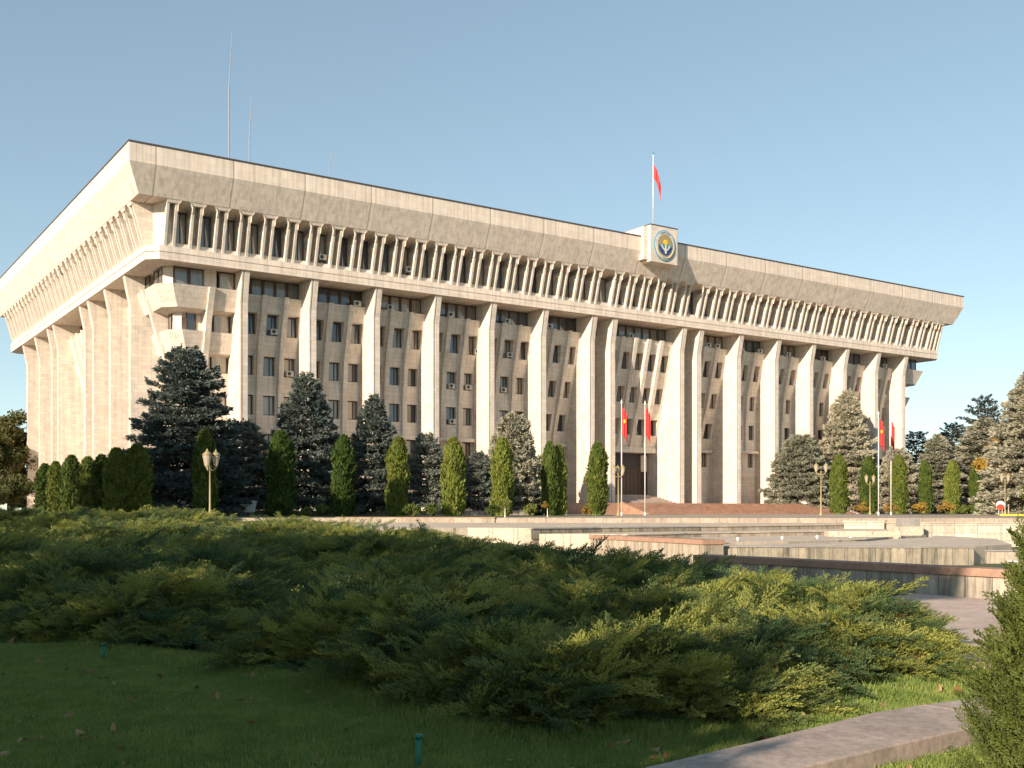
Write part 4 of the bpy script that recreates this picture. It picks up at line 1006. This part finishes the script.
# ---- juniper
def spray_mesh(seed, name, mat, planar=.22, ntw=20, dens=9, wide=1.0):
    """a feathery juniper spray 1 m long along +X with side twigs and scale leaves"""
    rng = np.random.default_rng(seed); V = []; F = []; n0 = 0
    def blade(c, d, up, ln, wd):
        nonlocal n0
        v, f = quads_from(c, d, up, ln, wd); V.append(v); F.append(f + n0); n0 += len(v)
    def curve(t): return np.stack([t, .05 * np.sin(t * 2.5 + seed), .10 * np.sin(t * 2.2) - .05 * t * t], -1)
    t = np.linspace(0, .92, 12); c = curve(t); d = unit(curve(t + .08) - c)
    blade(c, d, np.tile([[0, 1., 0]], (12, 1)), np.full(12, .11), np.full(12, .008)); blade(c, d, np.tile([[0, 0, 1.]], (12, 1)), np.full(12, .11), np.full(12, .008))
    for k in range(ntw):
        t = .12 + .86 * k / ntw; b = curve(np.array([t]))[0]; side = 1 if k % 2 else -1
        tl = .34 * (1 - t) ** .7 * (.6 + .6 * rng.random()) + .06
        dd = np.array([.80, side * .62, rng.normal() * planar + .10]); dd /= np.linalg.norm(dd)
        n = max(4, int(tl * 26)); s = (np.arange(n) + .5) / n * tl
        cc = b + dd * s[:, None] + np.array([1, 0, .25]) * (s ** 2)[:, None] * .8
        sd = np.where(np.arange(n) % 2 == 0, 1., -1.)[:, None]
        perp = np.cross(dd, [0, 0, 1.]); perp /= np.linalg.norm(perp)
        D = unit(dd * 1.0 + np.array([.35, 0, .1]) + perp * sd * .55 + rng.normal(size=(n, 3)) * .25)
        ln = .075 * (1 - .5 * s / tl) * (.7 + .6 * rng.random(n)); blade(cc, D, rand_perp(rng, D), ln + .02, np.full(n, .0085 * wide))
        D2 = unit(dd + np.array([.2, 0, .35]) + rng.normal(size=(n, 3)) * .3); blade(cc, D2, rand_perp(rng, D2), ln * .8 + .02, np.full(n, .008 * wide))
    return np.concatenate(V), np.concatenate(F)
def plume_mesh(seed):
    """an arching branch about 1 m long carrying many flat feathery sprays"""
    r_ = np.random.default_rng(seed + 100); V = []; F = []; n0 = 0
    subs = [spray_mesh(seed * 7 + k, 's', None, ntw=15, wide=1.7) for k in range(3)]
    n = 15
    for k in range(n):
        t = .06 + .86 * k / n; side = (1 if k % 2 else -1); last = k >= n - 2
        ang = 0.1 * side if last else side * r_.uniform(.45, .95); sc = (.52 - .26 * t) * r_.uniform(.8, 1.2) + (.08 if last else 0)
        pitch = .12 + .25 * (1 - t) + r_.normal() * .12
        Rm = Matrix.Rotation(ang, 3, 'Z') @ Matrix.Rotation(-pitch, 3, 'Y') @ Matrix.Rotation(r_.normal() * .3, 3, 'X')
        v, f = subs[k % 3]; base = np.array([t, .04 * math.sin(t * 3 + seed), .15 * math.sin(t * 2.3) - .06 * t])
        V.append(v @ np.array(Rm).T * sc + base); F.append(f + n0); n0 += len(v)
    return np.concatenate(V), np.concatenate(F)
def gn_scatter(name, pts, rots, scls, sources, idx, surface_mat, label, cat, kind='stuff'):
    me = bpy.data.meshes.new(name); me.vertices.add(len(pts)); me.vertices.foreach_set('co', np.asarray(pts, np.float32).ravel())
    for nm, tp, dat, key in (('rot', 'FLOAT_VECTOR', rots, 'vector'), ('scl', 'FLOAT', scls, 'value'), ('idx', 'INT', idx, 'value')):
        a = me.attributes.new(nm, tp, 'POINT'); a.data.foreach_set(key, np.asarray(dat, np.int32 if tp == 'INT' else np.float32).ravel())
    me.materials.append(surface_mat); me.update()
    ob = bpy.data.objects.new(name, me); COL.objects.link(ob)
    ng = bpy.data.node_groups.new(name, 'GeometryNodeTree')
    ng.interface.new_socket('Geometry', in_out='INPUT', socket_type='NodeSocketGeometry'); ng.interface.new_socket('Geometry', in_out='OUTPUT', socket_type='NodeSocketGeometry')
    gi = ng.nodes.new('NodeGroupInput'); go = ng.nodes.new('NodeGroupOutput')
    def attr(nm, tp):
        a = ng.nodes.new('GeometryNodeInputNamedAttribute'); a.data_type = tp; a.inputs[0].default_value = nm; return a.outputs[0]
    jn = ng.nodes.new('GeometryNodeGeometryToInstance')
    for s in sources:
        oi = ng.nodes.new('GeometryNodeObjectInfo'); oi.inputs[0].default_value = s; oi.inputs['As Instance'].default_value = False
        ng.links.new(oi.outputs['Geometry'], jn.inputs[0])
    ip = ng.nodes.new('GeometryNodeInstanceOnPoints'); ng.links.new(gi.outputs[0], ip.inputs['Points']); ng.links.new(jn.outputs[0], ip.inputs['Instance'])
    ip.inputs['Pick Instance'].default_value = True; ng.links.new(attr('idx', 'INT'), ip.inputs['Instance Index'])
    er = ng.nodes.new('FunctionNodeEulerToRotation'); ng.links.new(attr('rot', 'FLOAT_VECTOR'), er.inputs[0]); ng.links.new(er.outputs[0], ip.inputs['Rotation'])
    ng.links.new(attr('scl', 'FLOAT'), ip.inputs['Scale']); ng.links.new(ip.outputs[0], go.inputs[0])
    md = ob.modifiers.new('scatter', 'NODES'); md.node_group = ng
    return tag(ob, label, cat, kind=kind)
def source(name, v, f, mat):
    o = npmesh(name, v, f, mat); COL.objects.unlink(o); return o
jsrc = [source('juniper_spray', *plume_mesh(s), M['juniper']) for s in (1, 2, 3, 4)]

rng = np.random.default_rng(5)
# bush centres: (x, y, radius, height)
bushes = []
def front_edge(x):     # y of the lawn edge in front of the junipers
    xs = [-40, -8.2, -4.55, -3.2, -1.62, -.22, .74, 1.91, 3.45, 4.54, 5.6]; ys = [34, 17.2, 11.9, 11.1, 9.6, 7.6, 7.5, 8.3, 9.6, 10.9, 14]
    return float(np.interp(x, xs, ys))
def back_edge(x):
    xs = [-40, -17, -12, -3, 0, 1.6, 3.2, 5.2, 6.4]; ys = [62, 60, 46, 38, 26, 20.5, 18.5, 14.5, 12]
    return float(np.interp(x, xs, ys))
cand = []
tries = 0
while len(bushes) < 95 and tries < 9000:
    tries += 1
    y = 7 + 52 * rng.random() ** 1.25; x = rng.uniform(-.56 * y - 2, 6.3)
    r = min(2.6, .95 + y * .045 + rng.random() * .5)
    if y < front_edge(x) + (r * .95 + .3 if x < -6.5 else r * .52 + .1) or y > back_edge(x) - r * .8: continue
    if x + .4 * r > 4.6 - (y - 12) * .06: continue
    if any((x - b[0]) ** 2 + (y - b[1]) ** 2 < (.70 * (r + b[2])) ** 2 for b in bushes): continue
    bushes.append((x, y, r, .50 + .38 * rng.random()))
for bx in [(3.9, 12.4, 1.1, .62), (3.1, 10.6, 1.0, .6), (1.0, 9.0, 1.0, .6), (-.1, 8.8, .9, .6), (.45, 8.25, .7, .5), (-.75, 9.6, .9, .6), (2.1, 9.9, 1.0, .6), (3.2, 13.2, 1.5, .8), (.9, 12.5, 1.6, .78), (-1.6, 11.6, 1.4, .7), (-4.2, 14.2, 1.6, .7), (3.4, 15.2, 1.3, .8), (1.8, 16.5, 1.8, .9)]: bushes.append(bx)
P_, R_, S_ = [], [], []
for (bx, by, br, bh) in bushes:
    near = by < 16
    n = int((96 if near else 62) * br ** 2 / (1 if by < 25 else 1.3)) + 10
    bh = bh * (.54 if bx > .5 and by < 15.5 else .50 if bx > -2.5 and by > 15 else .78)
    az = rng.random(n) * 2 * math.pi; t = rng.random(n) ** .6
    lob = 1 + .20 * np.sin(az * 3 + bx * 3) + .14 * np.sin(az * 5 + by * 5)
    rr = br * t * lob * .92; layer = np.floor(rng.random(n) ** .6 * 3.99) / 3 * .85 + rng.random(n) * .15
    top = bh * .95 * (1.0 - .97 * t ** 1.9) * (1 + .2 * np.sin(az * 4 + bx))
    z = np.maximum(top * layer, .03)
    x = bx + rr * np.cos(az); y = by + rr * np.sin(az)
    dx = np.cos(az) * (.35 + t) + .42; dy = np.sin(az) * (.35 + t) - .10
    yaw = np.arctan2(dy, dx) + rng.normal(size=n) * .38
    el = .08 - .14 * t + rng.normal(size=n) * .11 + .08 * layer
    sc = (.48 + .50 * rng.random(n)) * (1 if near else 1.35)
    longm = rng.random(n) < .03; el = np.where(longm, el + .22, el); sc = np.where(longm, sc * 1.2, sc)
    x -= np.cos(yaw) * sc * .6; y -= np.sin(yaw) * sc * .6
    g = np.array([gz(a, b) for a, b in zip(x, y)])
    P_.append(np.stack([x, y, g + z - .02], 1)); R_.append(np.stack([rng.normal(size=n) * .28, -el, yaw], 1)); S_.append(sc)
P_ = np.concatenate(P_); R_ = np.concatenate(R_); S_ = np.concatenate(S_)
gn_scatter('juniper_cover', P_, R_, S_, jsrc, rng.integers(0, 4, len(P_)), M['juniper'], 'dark green spreading juniper with feathery arching sprays over the slope', 'juniper')
print('juniper sprays', len(P_), 'bushes', len(bushes), 'windows', WN)
# needle litter under the junipers, its colour darkened for the shade inside them
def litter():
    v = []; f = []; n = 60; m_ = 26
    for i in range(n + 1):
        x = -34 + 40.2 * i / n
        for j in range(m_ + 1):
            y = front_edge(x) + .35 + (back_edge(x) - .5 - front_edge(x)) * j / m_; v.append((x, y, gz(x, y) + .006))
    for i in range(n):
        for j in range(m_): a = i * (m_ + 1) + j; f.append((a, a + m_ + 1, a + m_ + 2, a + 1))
    tag(npmesh('shaded_mulch', v, f, M['shaded_mulch']), kind='structure')
litter()

# foreground conifer bush at the right edge
def foreground_bush():
    e = empty('conifer_bush', (0, 0, 0)); rng = np.random.default_rng(77); V = []; F = []; n0 = 0
    sv, sf = spray_mesh(9, 's', None, ntw=18, wide=2.0)
    n = 1900
    for k in range(n):
        z = 1.75 * rng.random() ** .9; t = z / 1.75; az = rng.random() * 2 * math.pi
        r = .74 * (1 - t ** 2.2 * .75) * (.45 + .55 * rng.random()) * (1 + .1 * math.sin(az * 3 + z * 4))
        el = .75 + .5 * t + rng.normal() * .2; yaw = az + rng.normal() * .4; sc = .20 + .13 * rng.random()
        Rm = Matrix.Rotation(yaw, 3, 'Z') @ Matrix.Rotation(-el, 3, 'Y') @ Matrix.Rotation(rng.normal() * .9, 3, 'X')
        V.append(sv @ (np.array(Rm).T) * sc + np.array([r * math.cos(az), r * math.sin(az), z])); F.append(sf + n0); n0 += len(sv)
    npmesh('foliage', np.concatenate(V), np.concatenate(F), M['bush'], e)
    trunk_mesh(1.3, .04, 5).build('stem', M['bark'], e)
    place(e, 3.42, 6.0, -1.6, 0, 1.0, label='bright green feathery conifer bush cut by the right edge in front', cat='bush')
foreground_bush()

# lawn
def tuft(seed, n=30, h=.055, w_=.0026):
    rng = np.random.default_rng(seed); c = np.stack([rng.normal(size=n) * .035, rng.normal(size=n) * .035, np.zeros(n)], 1)
    d = unit(np.stack([rng.normal(size=n) * .45, rng.normal(size=n) * .45, np.ones(n)], 1)); ln = h * (.5 + .8 * rng.random(n))
    return quads_from(c, d, rand_perp(rng, d), ln, np.full(n, w_))
gsrc = [source('grass_tuft', *tuft(s), M['grass']) for s in (1, 2, 3, 4)]
Pg = []
def lawn_pts(n, x0, x1, y0, y1, test):
    x = rng.uniform(x0, x1, n); y = rng.uniform(y0, y1, n)
    return [(a, b, gz(a, b) - .003) for a, b in zip(x, y) if test(a, b)]
def in_view(a, b): return abs(a) < .50 * b + .8
def kerb_y(a): return float(np.interp(a, [-.75, .69, 1.56, 2.57, 3.57], [4.4, 6.02, 6.78, 7.7, 8.32]))
Pg += lawn_pts(80000, -7.5, 1.5, 5.0, 12.5, lambda a, b: in_view(a, b) and b < front_edge(a) + .5 and (b > kerb_y(a) + .02 if a > -.75 else True))
Pg += lawn_pts(9000, 1.5, 5.4, 6.5, 12, lambda a, b: b < front_edge(a) + .4 and b > kerb_y(a) + .02 and not (a > 5.0 and b > 9.5))
Pg += lawn_pts(9000, .6, 5.5, 4.6, 8.2, lambda a, b: b < float(np.interp(a, [.1, 1.55, 2.2, 3.35, 3.9, 4.8], [4.2, 6.0, 6.62, 7.6, 7.85, 8.25])) - .02)
Pg += lawn_pts(16000, -14, -3, 11, 21, lambda a, b: in_view(a, b) and b < front_edge(a) + .6)
n = len(Pg); print('tufts', n)
Pg = np.array(Pg); sg = .7 + .5 * rng.random(n) + np.clip(Pg[:, 1] - 10, 0, 10) * .06
patch = np.sin(Pg[:, 0] * 2.1 + 1.3 * np.sin(Pg[:, 1] * 1.7)) * np.sin(Pg[:, 1] * 2.3 + Pg[:, 0]); sg *= 1 + .18 * patch
edge = np.array([max(0, 1 - abs(front_edge(a) - b) / .5) for a, b in Pg[:, :2]]); sg *= 1 + .9 * edge * rng.random(n)
gn_scatter('lawn_grass', Pg, np.stack([np.zeros(n), np.zeros(n), rng.random(n) * 6.28], 1), sg, gsrc, rng.integers(0, 4, n), M['grass'], 'short dark green lawn grass in the shaded foreground', 'grass')
# fallen leaves
def leafmesh(seed):
    r = np.random.default_rng(seed); m = 7; a = np.linspace(0, 2 * math.pi, m, endpoint=False)
    rad = .038 * (1 + .35 * np.cos(a)) * (1 + .15 * r.normal(size=m)); pts = np.stack([rad * np.cos(a), rad * .7 * np.sin(a), .012 * np.cos(2 * a) + .004], 1)
    v = np.concatenate([[[0, 0, 0]], pts]); f = [(0, 1 + i, 1 + (i + 1) % m, 1 + (i + 1) % m) for i in range(m)]
    mb = MB(); mb.add([tuple(p) for p in v], [(0, 1 + i, 1 + (i + 1) % m) for i in range(m)]); o = mb.build('fallen_leaf', M['dryleaf']); COL.objects.unlink(o); return o
lsrc = [leafmesh(s) for s in (1, 2)]
Pl = lawn_pts(420, -7.5, 5.0, 5.5, 13, lambda a, b: in_view(a, b) and b < front_edge(a) + .3)
Pl = [(a, b, c + .045) for a, b, c in Pl][:210]
js = rng.choice(len(P_), 70); Pl += [tuple(P_[k] + np.array([0, 0, .16])) for k in js if P_[k][1] < 20]
n = len(Pl)
gn_scatter('fallen_leaves', Pl, np.stack([rng.normal(size=n) * .5, rng.normal(size=n) * .5, rng.random(n) * 6.28], 1), .6 + .8 * rng.random(n), lsrc, rng.integers(0, 2, n), M['dryleaf'], 'scattered dry brown leaves on the grass and the junipers', 'fallen leaves')
